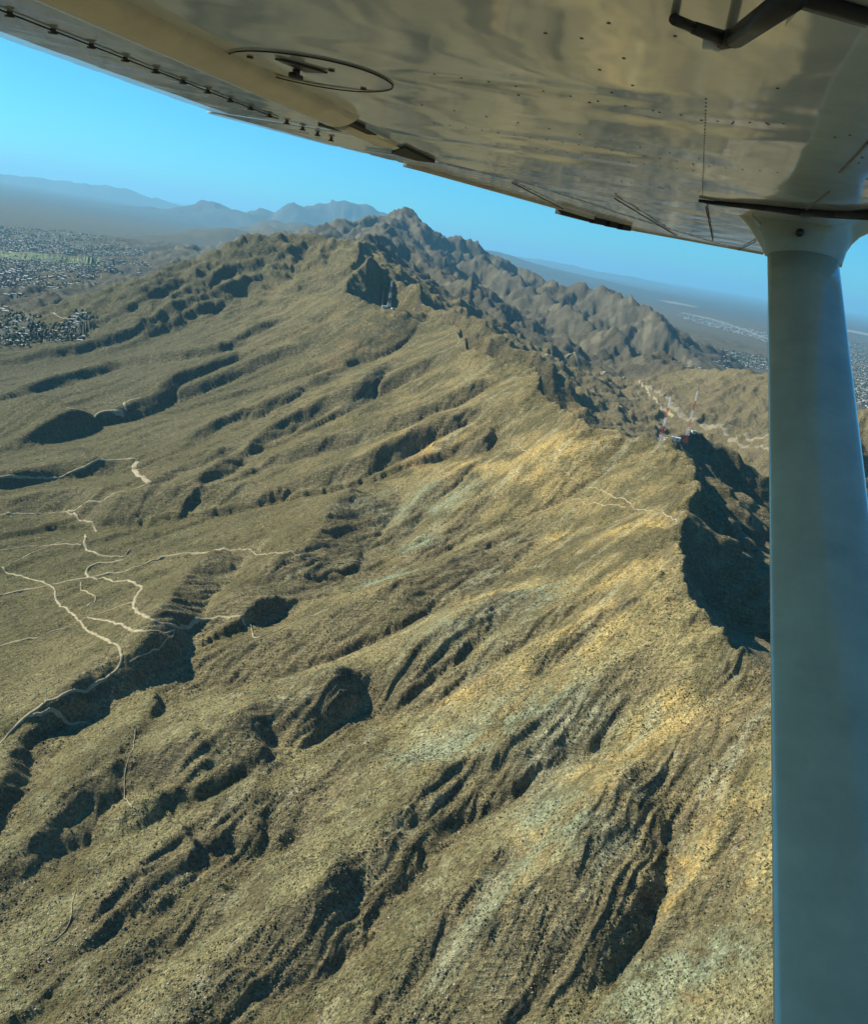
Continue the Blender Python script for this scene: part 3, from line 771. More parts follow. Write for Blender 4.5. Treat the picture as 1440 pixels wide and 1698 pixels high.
SUBS = [
    (LOWER, 260, 1, .15, 22, 46, (), 'house in the small estate below the western slopes', 'houses in the small western estate', 90, .68),
    (WEST, 4400, 2, .3, 24, 74, (PARK,), 'house in the wide suburb on the western plain', 'houses in the wide western suburb', 110, 1.1),
    (EAST, 1900, 3, -.2, 24, 64, (), 'house in the suburb behind the hills east of the ridge', 'houses in the suburb behind the eastern hills', 60, 1.15),
    (RIGHT, 2600, 4, -.2, 26, 70, (), 'house in the suburb seen right of the strut', 'houses in the suburb right of the strut', 40, 1.2),
    (EASTF, 480, 5, -.2, 40, 95, (), None, None, 0, 1.5),
]
def merge(name, items, mats, kind='stuff'):
    """many small shapes in one mesh: items = (V, F, M, x, y, z, rot, scale)"""
    VV = []; FF = []; MM = []; k = 0
    for V, F, M, x, y, z, rot, s in items:
        c, sn = math.cos(rot) * s, math.sin(rot) * s
        VV.extend([(vx * c - vy * sn + x, vx * sn + vy * c + y, vz * s + z) for vx, vy, vz in V])
        FF.extend([tuple(i + k for i in f) for f in F]); MM.extend(M); k += len(V)
    if not FF: return None
    o = link(name, VV, FF, mats, midx=MM); o['kind'] = kind; return o
ROOFW = ['pale roofed', 'grey roofed', 'tan tile roofed', 'white roofed']; SHAPEW = ['gabled', 'hipped', 'flat topped', 'two winged']
HOUSE_ME = []
for si, (V, F, M) in enumerate(SHAPES):
    for ri, rm in enumerate(M_roofs):
        me = bpy.data.meshes.new('house'); me.from_pydata(V, [], F); me.materials.append(M_wall); me.materials.append(rm)
        me.polygons.foreach_set('material_index', M); me.update(); HOUSE_ME.append(me)
rgc = random.Random(5); rest = []; trees = []
blobV = [(1, 0, 1.2), (0, 1, 1.1), (-1, .1, 1.3), (0, -1, 1.2), (0, 0, 2.1), (0, 0, .2)]
blobF = [(0, 1, 4), (1, 2, 4), (2, 3, 4), (3, 0, 4), (1, 0, 5), (2, 1, 5), (3, 2, 5), (0, 3, 5)]
for poly, n, seed, ang, lot, street, holes, label, group, nind, scl in SUBS:
    x, y, z = suburb_points(poly, n, seed, ang, lot, street, holes, 345 if poly is LOWER else 235)
    order = np.argsort(np.hypot(x, y))
    for j, q in enumerate(order):
        rot = ang + rgc.choice([0, math.pi / 2, math.pi]) + rgc.uniform(-.05, .05); s = scl * rgc.uniform(.8, 1.25)
        si = rgc.choices([0, 1, 2, 3], [3, 3, 2, 2])[0]; ri = rgc.choices([0, 1, 2, 3], [4, 3, 2, 3])[0]
        if j < nind:
            o = bpy.data.objects.new('house', HOUSE_ME[si * 4 + ri]); C.objects.link(o)
            o.location = (x[q], y[q], z[q]); o.rotation_euler = (0, 0, rot); o.scale = (s, s, s); tag(o, ROOFW[ri] + ' ' + SHAPEW[si] + ' ' + label, 'house', group)
        else:
            V, F, M = SHAPES[si]; rest.append((V, F, [0 if m_ == 0 else 1 + ri for m_ in M], x[q], y[q], z[q], rot, s))
    nt_ = int(len(x) * (5.0 if scl < 1.5 else .4)); pick = np.random.RandomState(seed + 50).randint(0, len(x), nt_)
    for q in pick:
        a = rgc.uniform(0, 6.28); d = rgc.uniform(9, 30); tx, ty = x[q] + math.cos(a) * d, y[q] + math.sin(a) * d
        trees.append((blobV, blobF, [0] * 8, tx, ty, z[q] - .3, rgc.uniform(0, 6), rgc.uniform(2.6, 6.5)))
merge('distant_houses', rest, [M_wall] + M_roofs)
trees.sort(key=lambda t_: math.hypot(t_[3], t_[4]))
# the nearest trees of the western estate, each a thing with trunk and crown
def crown_mesh(seed):
    rg = random.Random(seed); V = []; F = []
    for b in range(7):
        cx, cy, cz, s = rg.uniform(-2.2, 2.2), rg.uniform(-2.2, 2.2), rg.uniform(2.6, 5.6), rg.uniform(1.0, 1.9)
        k = len(V); V += [(cx + vx * s * rg.uniform(.7, 1.2), cy + vy * s * rg.uniform(.7, 1.2), cz + (vz - 1.1) * s * rg.uniform(.7, 1.1)) for vx, vy, vz in blobV]
        F += [tuple(i + k for i in f) for f in blobF]
    return V, F
CR = []
for s_ in range(4):
    V, F = crown_mesh(s_); me = bpy.data.meshes.new('crown'); me.from_pydata(V, [], F); me.materials.append(M_leaf); CR.append(me)
tv = []
for k in range(5):
    r_, zz = [.38, .30, .24, .16, .10][k], [-.5, 1.0, 2.2, 3.6, 4.6][k]
    tv += [(math.cos(a * 1.2566) * r_ + .1 * k, math.sin(a * 1.2566) * r_, zz) for a in range(5)]
tf = [(k * 5 + a, k * 5 + (a + 1) % 5, k * 5 + 5 + (a + 1) % 5, k * 5 + 5 + a) for k in range(4) for a in range(5)]
TR = bpy.data.meshes.new('trunk'); TR.from_pydata(tv, [], tf); TR.materials.append(M_bark)
for k, t_ in enumerate(trees[:70]):
    o = empty('tree', (t_[3], t_[4], t_[5]), t_[6]); s = t_[7] / 3.4; o.scale = (s, s, s)
    tag(o, 'small dark green tree between the houses of the western estate', 'tree', 'trees between the houses of the western estate')
    for nm, me in (('trunk', TR), ('crown', CR[k % 4])):
        c = bpy.data.objects.new(nm, me); C.objects.link(c); c.parent = o
merge('distant_trees', trees[70:], [M_leaf])
# ground of the suburbs and the green park strip: thin sheets that follow the plain
def sheet(name, poly, mat, lift, holes=()):
    nu, nv = 60, 16; xs = [p[0] for p in poly]; ys = [p[1] for p in poly]
    gx, gy = np.meshgrid(np.linspace(min(xs), max(xs), nu * 2), np.linspace(min(ys), max(ys), nv * 3))
    x, y = plain_hit(gx.ravel(), gy.ravel()); z = height(x, y) + lift
    ok = in_poly(gx, gy, poly); ok2 = ok.ravel() & (z < (345 if poly is LOWER else 235) + lift)
    W_ = nu * 2; F = []
    for j in range(nv * 3 - 1):
        for i in range(W_ - 1):
            q = (j * W_ + i, j * W_ + i + 1, (j + 1) * W_ + i + 1, (j + 1) * W_ + i)
            if all(ok2[t_] for t_ in q): F.append(q[::-1])
    if F: tag(link(name, np.stack([x, y, z], 1), F, mat, smooth=True), kind='structure')
sheet('suburb_ground', WEST, M_asph, 1.5); sheet('suburb_ground', EAST, M_asph, 1.5); sheet('suburb_ground', RIGHT, M_asph, 1.5); sheet('suburb_ground', EASTF, M_asph, 1.5); sheet('suburb_ground', LOWER, M_asph, .6)
sheet('park', PARK, M_lawn, 3.0)
sheet('park', [(115,472),(140,470),(152,478),(120,486),(100,482)], M_lawn, 4.0)
M_salt = new_mat('bright_sand', (0.22, 0.21, 0.17), .9)
sheet('sand_flat', [(160,319),(172,317),(190,322),(186,324),(165,322)], M_salt, 12.0)
sheet('sand_flat', [(118,497),(150,495),(182,500),(175,503),(130,502)], M_wash, 5.0)
sheet('river', [(1130,518),(1180,528),(1230,545),(1290,568),(1290,572),(1230,549),(1180,532),(1130,521)], M_salt, 8.0)
sheet('dirt_field', [(1085,497),(1120,501),(1165,511),(1150,511),(1110,504)], M_wash, 10.0)
sheet('river', [(1395,545),(1420,549),(1500,566),(1500,571),(1420,554),(1395,549)], M_salt, 8.0)
M_basin = new_mat('basin_silt', (0.21, 0.18, 0.15), .9, noise=.06, nscale=.01)
# a small quarry building on the spur beyond the suburb

# ------------------------------------------------------------------ broadcast masts on the crest
M_red = new_mat('red_paint', (0.50, 0.045, 0.03), .5, noise=.1)
M_white = new_mat('white_paint', (0.80, 0.80, 0.78), .5, noise=.06)
M_steel = new_mat('galvanised_steel', (0.10, 0.10, 0.10), .5, metal=.4)
M_hut = new_mat('hut_wall', (0.62, 0.58, 0.50), .8, noise=.1); M_hutroof = new_mat('hut_roof', (0.62, 0.61, 0.56), .6, noise=.05)
M_dark = new_mat('dark_opening', (0.03, 0.03, 0.03), .8)
class MB:
    def __init__(s): s.V = []; s.F = []
    def bar(s, a, b, r, n=4, r2=None):
        a = Vector(a); b = Vector(b); d = (b - a).normalized(); r2 = r if r2 is None else r2
        p = d.cross(Vector((0, 0, 1))); p = p.normalized() if p.length > 1e-4 else Vector((1, 0, 0)); q = d.cross(p); k = len(s.V)
        for c, rr in ((a, r), (b, r2)):
            for i in range(n):
                t_ = 2 * math.pi * (i + .5) / n; s.V.append(c + p * math.cos(t_) * rr + q * math.sin(t_) * rr)
        for i in range(n): j = (i + 1) % n; s.F.append((k + i, k + j, k + n + j, k + n + i))
        s.F.append(tuple(k + n + i for i in range(n))); s.F.append(tuple(k + i for i in reversed(range(n))))
    def box(s, c, sz, rz=0):
        k = len(s.V); ca, sa = math.cos(rz), math.sin(rz)
        for dz in (-.5, .5):
            for dx, dy in ((-.5, -.5), (.5, -.5), (.5, .5), (-.5, .5)):
                x, y = dx * sz[0], dy * sz[1]; s.V.append(Vector((c[0] + x * ca - y * sa, c[1] + x * sa + y * ca, c[2] + dz * sz[2])))
        s.F += [(k, k+3, k+2, k+1), (k+4, k+5, k+6, k+7), (k, k+1, k+5, k+4), (k+1, k+2, k+6, k+5), (k+2, k+3, k+7, k+6), (k+3, k, k+4, k+7)]
    def build(s, name, mat, parent=None, smooth=False): return link(name, s.V, s.F, mat, parent, smooth)
def mast(loc, H, w0, w1, bands, spike, label, group, mats=None, dishes=0, leg=.30):
    t_ = tag(empty('broadcast_mast', loc, .4), label, 'radio mast', group); z = -3.0
    def wd(z): return w0 + (w1 - w0) * min(1, max(0, z / H)) ** .75
    cuts = [0] + bands; 
    for i in range(len(bands)):
        z0, z1 = cuts[i] * H, cuts[i + 1] * H
        if i == 0: z0 = -3
        b = MB(); n = max(2, int((z1 - z0) / max(2.2, wd(z0) * .9)))
        for k in range(n):
            a, c = z0 + (z1 - z0) * k / n, z0 + (z1 - z0) * (k + 1) / n; wa, wc = wd(a) / 2, wd(c) / 2
            cs = [(-1, -1), (1, -1), (1, 1), (-1, 1)]
            for j in range(4):
                p, q = cs[j], cs[(j + 1) % 4]
                b.bar((p[0] * wa, p[1] * wa, a), (p[0] * wc, p[1] * wc, c), leg)
                b.bar((p[0] * wa, p[1] * wa, a), (q[0] * wc, q[1] * wc, c), leg * .5)
                b.bar((q[0] * wa, q[1] * wa, a), (p[0] * wc, p[1] * wc, c), leg * .5)
                b.bar((p[0] * wa, p[1] * wa, a), (q[0] * wa, q[1] * wa, a), leg * .5)
        b.bar((0, 0, z0), (0, 0, z1), leg * .9)
        b.build('lattice_section', (mats or [M_red, M_white])[i % 2], t_)
    b = MB(); b.bar((0, 0, H), (0, 0, H + spike * .6), .32, 6); b.bar((0, 0, H + spike * .6), (0, 0, H + spike), .14, 5)
    b.bar((-w1, 0, H), (w1, 0, H), .15); b.bar((0, -w1, H), (0, w1, H), .15)
    b.build('antenna_spike', M_steel, t_)
    rg = random.Random(int(H))
    for k in range(dishes):
        a = rg.uniform(0, 6.28); z = H * rg.uniform(.12, .5); rr = wd(z) / 2 + .9; b = MB()
        c = Vector((math.cos(a) * rr, math.sin(a) * rr, z)); o_ = Vector((math.cos(a), math.sin(a), 0))
        b.bar(c, c + o_ * .7, .5, 10, 1.2); b.bar((c.x * .6, c.y * .6, z), c, .12); b.build('dish', M_white, t_)
    return t_
def hut(loc, L, W_, H, rz, label, group=None):
    t_ = tag(empty('equipment_hut', loc, rz), label, 'hut', group)
    b = MB(); b.box((0, 0, H / 2 - 1), (L, W_, H + 2)); b.build('wall', M_hut, t_)
    b = MB(); b.box((0, 0, H + .2), (L + .8, W_ + .8, .35)); b.build('roof', M_hutroof, t_)
    b = MB(); b.box((L * .2, -W_ / 2 - .03, 1.05), (1.1, .08, 2.1)); b.build('door', M_dark, t_)
    b = MB(); b.box((-L * .25, 0, H + .8), (1.6, 1.4, .85)); b.build('air_conditioner', M_steel, t_)
def ground(x, y): return float(height(np.array([x]), np.array([y]))[0])
def px_place(px, D):
    d = ray(px, 700); return d[0] * D, d[1] * D
def base_at(px, py, D):
    q = land_hit(px, py + 2)
    if q is not None and abs(math.hypot(*q) - D) < D * .12: return (q[0], q[1], ground(*q))
    x, y, _ = byD(px, py, D); return (x, y, ground(x, y))
B6 = [.14, .30, .46, .62, .80, 1.0]
p1 = base_at(1097, 724, 1245)
mast(p1, 78, 5.6, 1.4, B6, 14, 'nearer red and white lattice mast on the crest beside the white hut roofs', 'lattice masts on the crest', None, 3, .12)
p2 = base_at(1142, 712, 1325)
mast(p2, 78, 5.2, 1.4, B6, 14, 'farther red and white lattice mast, rising beyond the yellow crags right of the nearer mast', 'lattice masts on the crest', None, 2, .11)
p3 = base_at(645, 508, 2290)
mast(p3, 74, 9.5, 3.0, [.12, .26, .42, .6, .8, 1.0], 14, 'tall dark mast with pale bands standing against the shaded bowl', 'masts beside the shaded bowl', [M_steel, new_mat('weathered_white', (.40, .40, .38), .6)], 3, .42)
p4 = base_at(634, 505, 2300)
mast(p4, 40, 3.0, 1.6, [.25, .5, .75, 1.0], 6, 'short thin mast left of the tall dark mast by the shaded bowl', 'masts beside the shaded bowl', [M_steel, M_steel], 0, .3)
for (px, py, D), L, W_, H, rz, lb in [
    ((1088, 722, 1238), 8, 5, 3.0, .3, 'small pale hut left of the foot of the nearer red and white mast'),
    ((1104, 727, 1232), 6, 4, 2.8, .9, 'small pale hut right of the foot of the nearer red and white mast'),
    ((1121, 727, 1205), 12, 6, 3.2, -.3, 'long white roofed hut at the edge of the dark escarpment'),
    ((1150, 717, 1330), 6, 5, 3.0, .2, 'small pale hut at the foot of the farther red and white mast'),
    ((638, 508, 2275), 14, 8, 4.0, .2, 'bright white hut left of the foot of the tall dark mast'),
    ((652, 508, 2280), 8, 6, 3.4, .8, 'small hut right of the foot of the tall dark mast')]:
    hut(base_at(px, py, D), L, W_, H, rz, lb)

# ------------------------------------------------------------------ the light aircraft the photograph is taken from: wing and strut
def wing_paint(name, col, rough, bump, scale):
    mt = bpy.data.materials.new(name); mt.use_nodes = True; n = mt.node_tree; p = n.nodes['Principled BSDF']
    p.inputs['Base Color'].default_value = (*col, 1); p.inputs['Roughness'].default_value = rough
    p.inputs['Coat Weight'].default_value = 1.0; p.inputs['Coat Roughness'].default_value = 0.06; p.inputs['Coat IOR'].default_value = 1.6
    tc = n.nodes.new('ShaderNodeTexCoord')
    a = n.nodes.new('ShaderNodeTexNoise'); a.inputs['Scale'].default_value = 9; a.inputs['Detail'].default_value = 6; a.inputs['Roughness'].default_value = .65
    n.links.new(tc.outputs['Object'], a.inputs['Vector'])
    cr = n.nodes.new('ShaderNodeMapRange'); cr.inputs[1].default_value = .35; cr.inputs[2].default_value = .75; cr.inputs[3].default_value = 1.0; cr.inputs[4].default_value = .72
    n.links.new(a.outputs[0], cr.inputs[0])
    sc_ = n.nodes.new('ShaderNodeVectorMath'); sc_.operation = 'SCALE'; sc_.inputs[0].default_value = col
    n.links.new(cr.outputs[0], sc_.inputs[3]); n.links.new(sc_.outputs[0], p.inputs['Base Color'])
    if bump:
        b1 = n.nodes.new('ShaderNodeTexNoise'); b1.inputs['Scale'].default_value = scale; b1.inputs['Detail'].default_value = 2
        n.links.new(tc.outputs['Object'], b1.inputs['Vector'])
        b = n.nodes.new('ShaderNodeBump'); b.inputs['Distance'].default_value = bump
        n.links.new(b1.outputs[0], b.inputs['Height']); n.links.new(b.outputs[0], p.inputs['Coat Normal'])
    return mt
M_skin = wing_paint('cream_wing_paint', (0.50, 0.54, 0.53), .35, .004, 3.0)
M_flap = wing_paint('grey_flap_paint', (0.42, 0.45, 0.42), .4, .003, 6)
M_roll = wing_paint('cream_flap_nose_paint', (0.75, 0.66, 0.46), .35, .0, 6)
M_roll.node_tree.nodes['Principled BSDF'].inputs['Coat Weight'].default_value = 0.15
M_strut = wing_paint('pale_grey_strut_paint', (0.52, 0.52, 0.35), .35, .0, 3)
M_ail = wing_paint('aileron_paint_sky_reflection', (0.74, 0.76, 0.78), .25, .0, 3)  # paler and bluer than the wing: glancing sky reflection put into the colour
M_rub = new_mat('black_rubber', (0.02, 0.02, 0.02), .6); M_gap = new_mat('dark_gap', (0.035, 0.035, 0.03), .8)
M_riv = new_mat('grimy_rivet', (0.13, 0.12, 0.10), .5, noise=.3); M_fast = new_mat('dark_fastener', (0.06, 0.06, 0.055), .4, metal=.5)
M_black = new_mat('black_tube', (0.03, 0.03, 0.03), .45)

SPAN_AZ = math.radians(13.88); HW = 0.22
plane = empty('light_aircraft', (0, 0, ZC), 0.0)
tag(plane, 'cream high wing of the light aircraft overhead with its grey strut at the right', 'airplane')
# wing axes: s outboard, c towards the leading edge, h up. Object space of the empty: x = c, y = s, z = h
plane.rotation_euler = (0, 0, -SPAN_AZ)
K = HW / 0.25                                             # measurements below were taken for a wing 0.25 m above the eye
def wc(px, py, h=HW):
    d = ray(px, py); D = h / d[2]; x, y = d[0] * D, d[1] * D
    sx, sy = math.sin(SPAN_AZ), math.cos(SPAN_AZ)
    return (x * sx + y * sy, x * sy - y * sx)             # (s, c)
def P3(s, c, h): return (c, s, h)
def sheet_obj(name, pts_rows, mat, thick, parent, smooth=True):
    """rows of (x,y,z) points -> a slab with real thickness (grows upwards)"""
    ny, nx = len(pts_rows), len(pts_rows[0]); V = [p for r_ in pts_rows for p in r_]; n = len(V)
    V += [(p[0], p[1], p[2] + thick) for p in V[:n]]; F = []
    for j in range(ny - 1):
        for i in range(nx - 1):
            q = (j * nx + i, j * nx + i + 1, (j + 1) * nx + i + 1, (j + 1) * nx + i); F.append(q); F.append(tuple(n + k for k in reversed(q)))
    ring = [i for i in range(nx)] + [j * nx + nx - 1 for j in range(1, ny)] + [(ny - 1) * nx + i for i in range(nx - 2, -1, -1)] + [j * nx for j in range(ny - 2, 0, -1)]
    for k in range(len(ring)):
        a, b = ring[k], ring[(k + 1) % len(ring)]; F.append((b, a, a + n, b + n))
    o = link(name, V, F, mat, parent); bm = bmesh.new(); bm.from_mesh(o.data); bmesh.ops.recalc_face_normals(bm, faces=bm.faces); bm.to_mesh(o.data); bm.free()
    if smooth:
        o.data.polygons.foreach_set('use_smooth', [abs(p_.normal.z) > .5 for p_ in o.data.polygons])
    return o
def lerp_curve(pts, s):
    for i in range(len(pts) - 1):
        if s <= pts[i + 1][0]:
            t = (s - pts[i][0]) / (pts[i + 1][0] - pts[i][0]); return pts[i][1] + t * (pts[i + 1][1] - pts[i][1])
    return pts[-1][1]
TE = [(q[0] * 1, q[1]) for q in [wc(0, 65), wc(190, 130), wc(366, 193)]]
te_flap = -1.455 * K
te_out = [(0.0, te_flap)] + [(s, te_flap) for s in (1.0, 2.0)] + [(2.45 * K, te_flap), (2.5 * K, te_flap - .045), wc(560, 246), wc(700, 281), wc(930, 346), wc(1040, 379), wc(1190, 412), wc(1268, 421)]
te_out.sort()
hinge = [(0, -0.93 * K), (2.5 * K, -0.93 * K), (2.93 * K, -0.957 * K), (3.35 * K, -.66 * K), (4.5 * K, -.36 * K), (6.6 * K, .30 * K)]
LE = [(-0.5, 1.1), (0.9, 1.1), (1.6, .75), (2.0, .50), (2.45, .41), (6.0, .415)]
S_TIP = wc(1268, 421)[0]
# dented main skin, the rows run outboard
def dent(s, c):
    d = 0.0
    d += 0.0022 * math.sin(c * 9 + 1.3 * math.sin(s * 3)) * math.exp(-((s - 1.45) / .5) ** 2)
    for (s0, c0, ws, wcx, a) in ((1.30, -.30, .05, .25, .004), (1.42, -.05, .05, .18, .003), (1.75, .0, .12, .06, -.003), (1.62, .06, .2, .03, .003), (1.85, -.32, .05, .25, .003), (2.1, -.5, .05, .3, .003)):
        d += a * math.exp(-((s - s0 * 1) / ws) ** 2 - ((c - c0) / wcx) ** 2)
    d += 0.0012 * math.sin(s * 14 + c * 3) * math.sin(c * 17 - s * 2)
    return d * .7
rows = []
svals = [-0.4 + i * 0.03 for i in range(int((S_TIP + .4) / .03) + 1)] + [S_TIP]
for s in svals:
    c0 = lerp_curve(hinge, s) ; c1 = lerp_curve(LE, s); r_ = []
    for k in range(61):
        c = c0 + (c1 - c0) * k / 60; edge = max(0, (k / 60 - .90) / .10)
        r_.append(P3(s, c, HW + dent(s, c) * .9 + .05 * edge ** 2))
    rows.append(r_)
wing = sheet_obj('wing', rows, M_skin, .10, plane)
# flap: flat strip behind the cove, slightly drooped, with its round nose
def strip(name, s0, s1, cfa, cfb, ha, hb, mat, thick, parent, step=.04, ribs=0, ramp=0.0):
    n = max(2, int((s1 - s0) / step)); rows = []
    for i in range(n + 1):
        s = s0 + (s1 - s0) * i / n; ca_, cb_ = cfa(s), cfb(s); r_ = []
        for k in range(9):
            t = k / 8; h = ha + (hb - ha) * t
            if ribs: h += ramp * (1 if (s / ribs) % 1.0 < .22 else 0)
            r_.append(P3(s, ca_ + (cb_ - ca_) * t, h))
        rows.append(r_)
    return sheet_obj(name, rows, mat, thick, parent, smooth=not ribs)
flap = strip('flap', -.4, 2.45 * K, lambda s: te_flap + .004 * (1 if (s / .17) % 1 < .5 else 0), lambda s: -0.90 * K, HW + .002, HW - .006, M_flap, .018, plane, .02)
flap2 = strip('flap', 2.455 * K, 2.98 * K, lambda s: lerp_curve(te_out, s) , lambda s: -0.94 * K, HW + .002, HW - .004, M_flap, .018, plane, .03)
def tube_s(name, s0, s1, c, h, r0, mat, parent, seg=20, cap_slant=0.0):
    V = []; F = []; n = 14
    for i in range(n + 1):
        s = s0 + (s1 - s0) * i / n
        for k in range(seg):
            a = 2 * math.pi * k / seg; V.append(P3(s + (cap_slant * math.sin(a) if i == n else 0), c + r0 * math.cos(a), h + r0 * math.sin(a) * .8))
    for i in range(n):
        for k in range(seg): F.append((i * seg + k, i * seg + (k + 1) % seg, (i + 1) * seg + (k + 1) % seg, (i + 1) * seg + k))
    F.append(tuple(range(seg))); F.append(tuple(n * seg + k for k in reversed(range(seg))))
    o = link(name, V, F, mat, parent); bm = bmesh.new(); bm.from_mesh(o.data); bmesh.ops.recalc_face_normals(bm, faces=bm.faces); bm.to_mesh(o.data); bm.free()
    o.data.polygons.foreach_set('use_smooth', [len(p_.vertices) == 4 for p_ in o.data.polygons]); return o
tube_s('flap_nose', -.4, 2.10 * K, -.905 * K, HW + .012, .052, M_roll, flap, cap_slant=.03)
tube_s('flap_nose', 2.24 * K, 2.62 * K, -.965 * K, HW + .012, .036, M_roll, flap2, cap_slant=.03)
def plate(name, pts, mat, parent, h0, h1):
    """flat piece from (s, c) outline, between heights h0 < h1"""
    n = len(pts); V = [P3(s, c, h0) for s, c in pts] + [P3(s, c, h1) for s, c in pts]
    F = [tuple(range(n)), tuple(reversed(range(n, 2 * n)))] + [(i, (i + 1) % n, n + (i + 1) % n, n + i) for i in range(n)]
    o = link(name, V, F, mat, parent); bm = bmesh.new(); bm.from_mesh(o.data); bmesh.ops.recalc_face_normals(bm, faces=bm.faces); bm.to_mesh(o.data); bm.free(); return o
def pxs(l, h=HW): return [wc(x, y, h) for x, y in l]
plate('flap_track_slot', pxs([(528, 203), (575, 192), (626, 219), (560, 212)]), M_gap, plane, HW - .008, HW + .02)
plate('flap_track_slot', pxs([(650, 250), (672, 241), (722, 266), (690, 262)]), M_gap, plane, HW - .008, HW + .02)
# fasteners along the flap: each one a part
for k in range(16):
    s = (1.335 + k * .104 - .208) * K; c = -1.178 * K
    b = MB(); b.bar(P3(s, c, HW - .009), P3(s, c, HW + .004), .0042, 8); b.bar(P3(s, c - .008, HW - .0075), P3(s, c + .008, HW - .0075), .0016, 6)
    b.build('fastener', M_fast, flap, True)
b = MB(); b.box(P3(.9, -1.178 * K, HW - .0045), (.0025, 2.6 * K, .002)); b.build('flap_seam', M_gap, flap)
# aileron and outer panel: beaded skin, its brightness a painted-in sky reflection
def ail_te(s): return lerp_curve(te_out, s)
def ail_hi(s): return lerp_curve(hinge, s) - .004
s_a0, s_a1 = 2.985 * K, S_TIP - .02
ail = strip('aileron', s_a0, s_a1, lambda s: ail_te(s), ail_hi, HW + .004, HW - .004, M_ail, .02, plane, .0125, .11, .004)
tip_edge = strip('aileron_edge', s_a0 + .3, s_a1, lambda s: ail_te(s) - .012, lambda s: ail_te(s) + .022, HW - .006, HW - .008, M_roll, .012, ail, .05)
seams = [[(1020, 326), (1123, 390)], [(1172, 340), (1183, 398)], [(1255, 398), (1225, 414)], [(850, 300), (935, 345)]]
for (a, c_) in seams:
    sa, sb = wc(*a), wc(*c_); b = MB(); b.bar(P3(sa[0], sa[1], HW - .006), P3(sb[0], sb[1], HW - .005), .0022, 4); b.build('skin_seam', M_gap, ail)
# dark vents hanging under the aileron edge
q = [(932, 346), (988, 362), (1013, 368), (1034, 373), (1048, 377)]
for i in range(4):
    x0, y0 = q[i]; x1, y1 = q[i + 1]; x1 -= 3 if i < 3 else 0
    s0_, c0_ = wc(x0, y0); s1_, c1_ = wc(x1, y1)
    V = [P3(s0_, c0_, HW + .004), P3(s1_, c1_, HW + .004), P3(s1_, c1_ - .0, HW - .020), P3(s0_, c0_ - .0, HW - .024)]
    V += [(v[0] - .03, v[1] + .02, v[2]) for v in V]
    link('aileron_bracket', V, [(0, 1, 2, 3), (7, 6, 5, 4), (0, 4, 5, 1), (1, 5, 6, 2), (2, 6, 7, 3), (3, 7, 4, 0)], M_gap, ail)
# round inspection cover with its diamond plate and knob
cs, cc, cr_ = 1.563 * K, -.736 * K, .146 * K
circ = [(cs + cr_ * math.cos(a * math.pi / 24), cc + cr_ * math.sin(a * math.pi / 24)) for a in range(48)]
V = []; F = []
for k, (s, c) in enumerate(circ):
    for rr, hh in ((1.0, 0), (1.0, -.0018), (.991, -.0018), (.990, 0)): V.append(P3(cs + (s - cs) * rr, cc + (c - cc) * rr, HW + hh - .001 + dent(s, c)))
for k in range(48):
    for j in range(4): F.append((k * 4 + j, k * 4 + (j + 1) % 4, ((k + 1) % 48) * 4 + (j + 1) % 4, ((k + 1) % 48) * 4 + j))
cover = plate('inspection_cover', [(cs + (s - cs) * .98, cc + (c - cc) * .98) for s, c in circ], M_skin, plane, HW - .0012, HW + .004)
link('cover_rim', V, F, M_gap, cover)
plate('diamond_plate', pxs([(455, 108), (478, 113), (542, 131), (505, 129)], HW - .012), M_fast, cover, HW - .005, HW - .002)
b = MB(); sk, ck = wc(490, 134, HW - .02); b.bar(P3(sk, ck, HW - .004), P3(sk, ck, HW - .013), .006, 8); b.bar(P3(sk - .012, ck - .004, HW - .014), P3(sk + .012, ck + .004, HW - .014), .004, 8); b.build('knob', M_fast, cover, True)
for px, py in ((550, 115), (603, 146), (415, 93)):
    s, c = wc(px, py); b = MB(); b.bar(P3(s, c, HW - .0035), P3(s, c, HW), .005, 8); b.build('cover_screw', M_fast, cover, True)
# rivets of the main skin: rows and single ones, joined because each is only a few pixels
b = MB()
def riv(s, c, r=.0035): r *= .5; b.bar(P3(s, c, HW + dent(s, c) * .9 - .0008), P3(s, c, HW + .004), r, 6)
s = 1.40 * K
while s < 2.97 * K: riv(s, -.05 * K, .0028); s += .026
for pts, n in (([(720, 127), (1130, 190)], 9), ([(720, 205), (1150, 272)], 16), ([(840, 240), (1150, 283)], 12), ([(940, 290), (1160, 318)], 14), ([(1165, 200), (1300, 205)], 5), ([(1150, 274), (1290, 286)], 5), ([(700, 175), (1160, 262)], 9)):
    a, c_ = wc(*pts[0]), wc(*pts[1])
    for k in range(n + 1): t = k / n; riv(a[0] + (c_[0] - a[0]) * t, a[1] + (c_[1] - a[1]) * t, .0034)
for px, py in ((1010, 38), (1035, 97), (965, 64), (995, 115), (1050, 140), (1015, 153), (978, 171), (1094, 186), (1163, 200), (1385, 228), (1410, 225), (1430, 262), (1424, 271), (1438, 298), (1215, 205), (1275, 206), (1120, 60), (905, 55), (860, 160), (1290, 147)): riv(*wc(px, py), .0042)
b.build('rivets', M_riv, wing)['kind'] = 'stuff'
# wing seams and scratches
for (a, c_, r) in (((1393, 286), (1440, 236), .0022), ((1332, 352), (1375, 318), .0022)):
    sa, sb = wc(*a), wc(*c_); b = MB(); b.bar(P3(sa[0], sa[1], HW - .001), P3(sb[0], sb[1], HW - .001), r, 4); b.build('skin_seam', M_riv, wing)
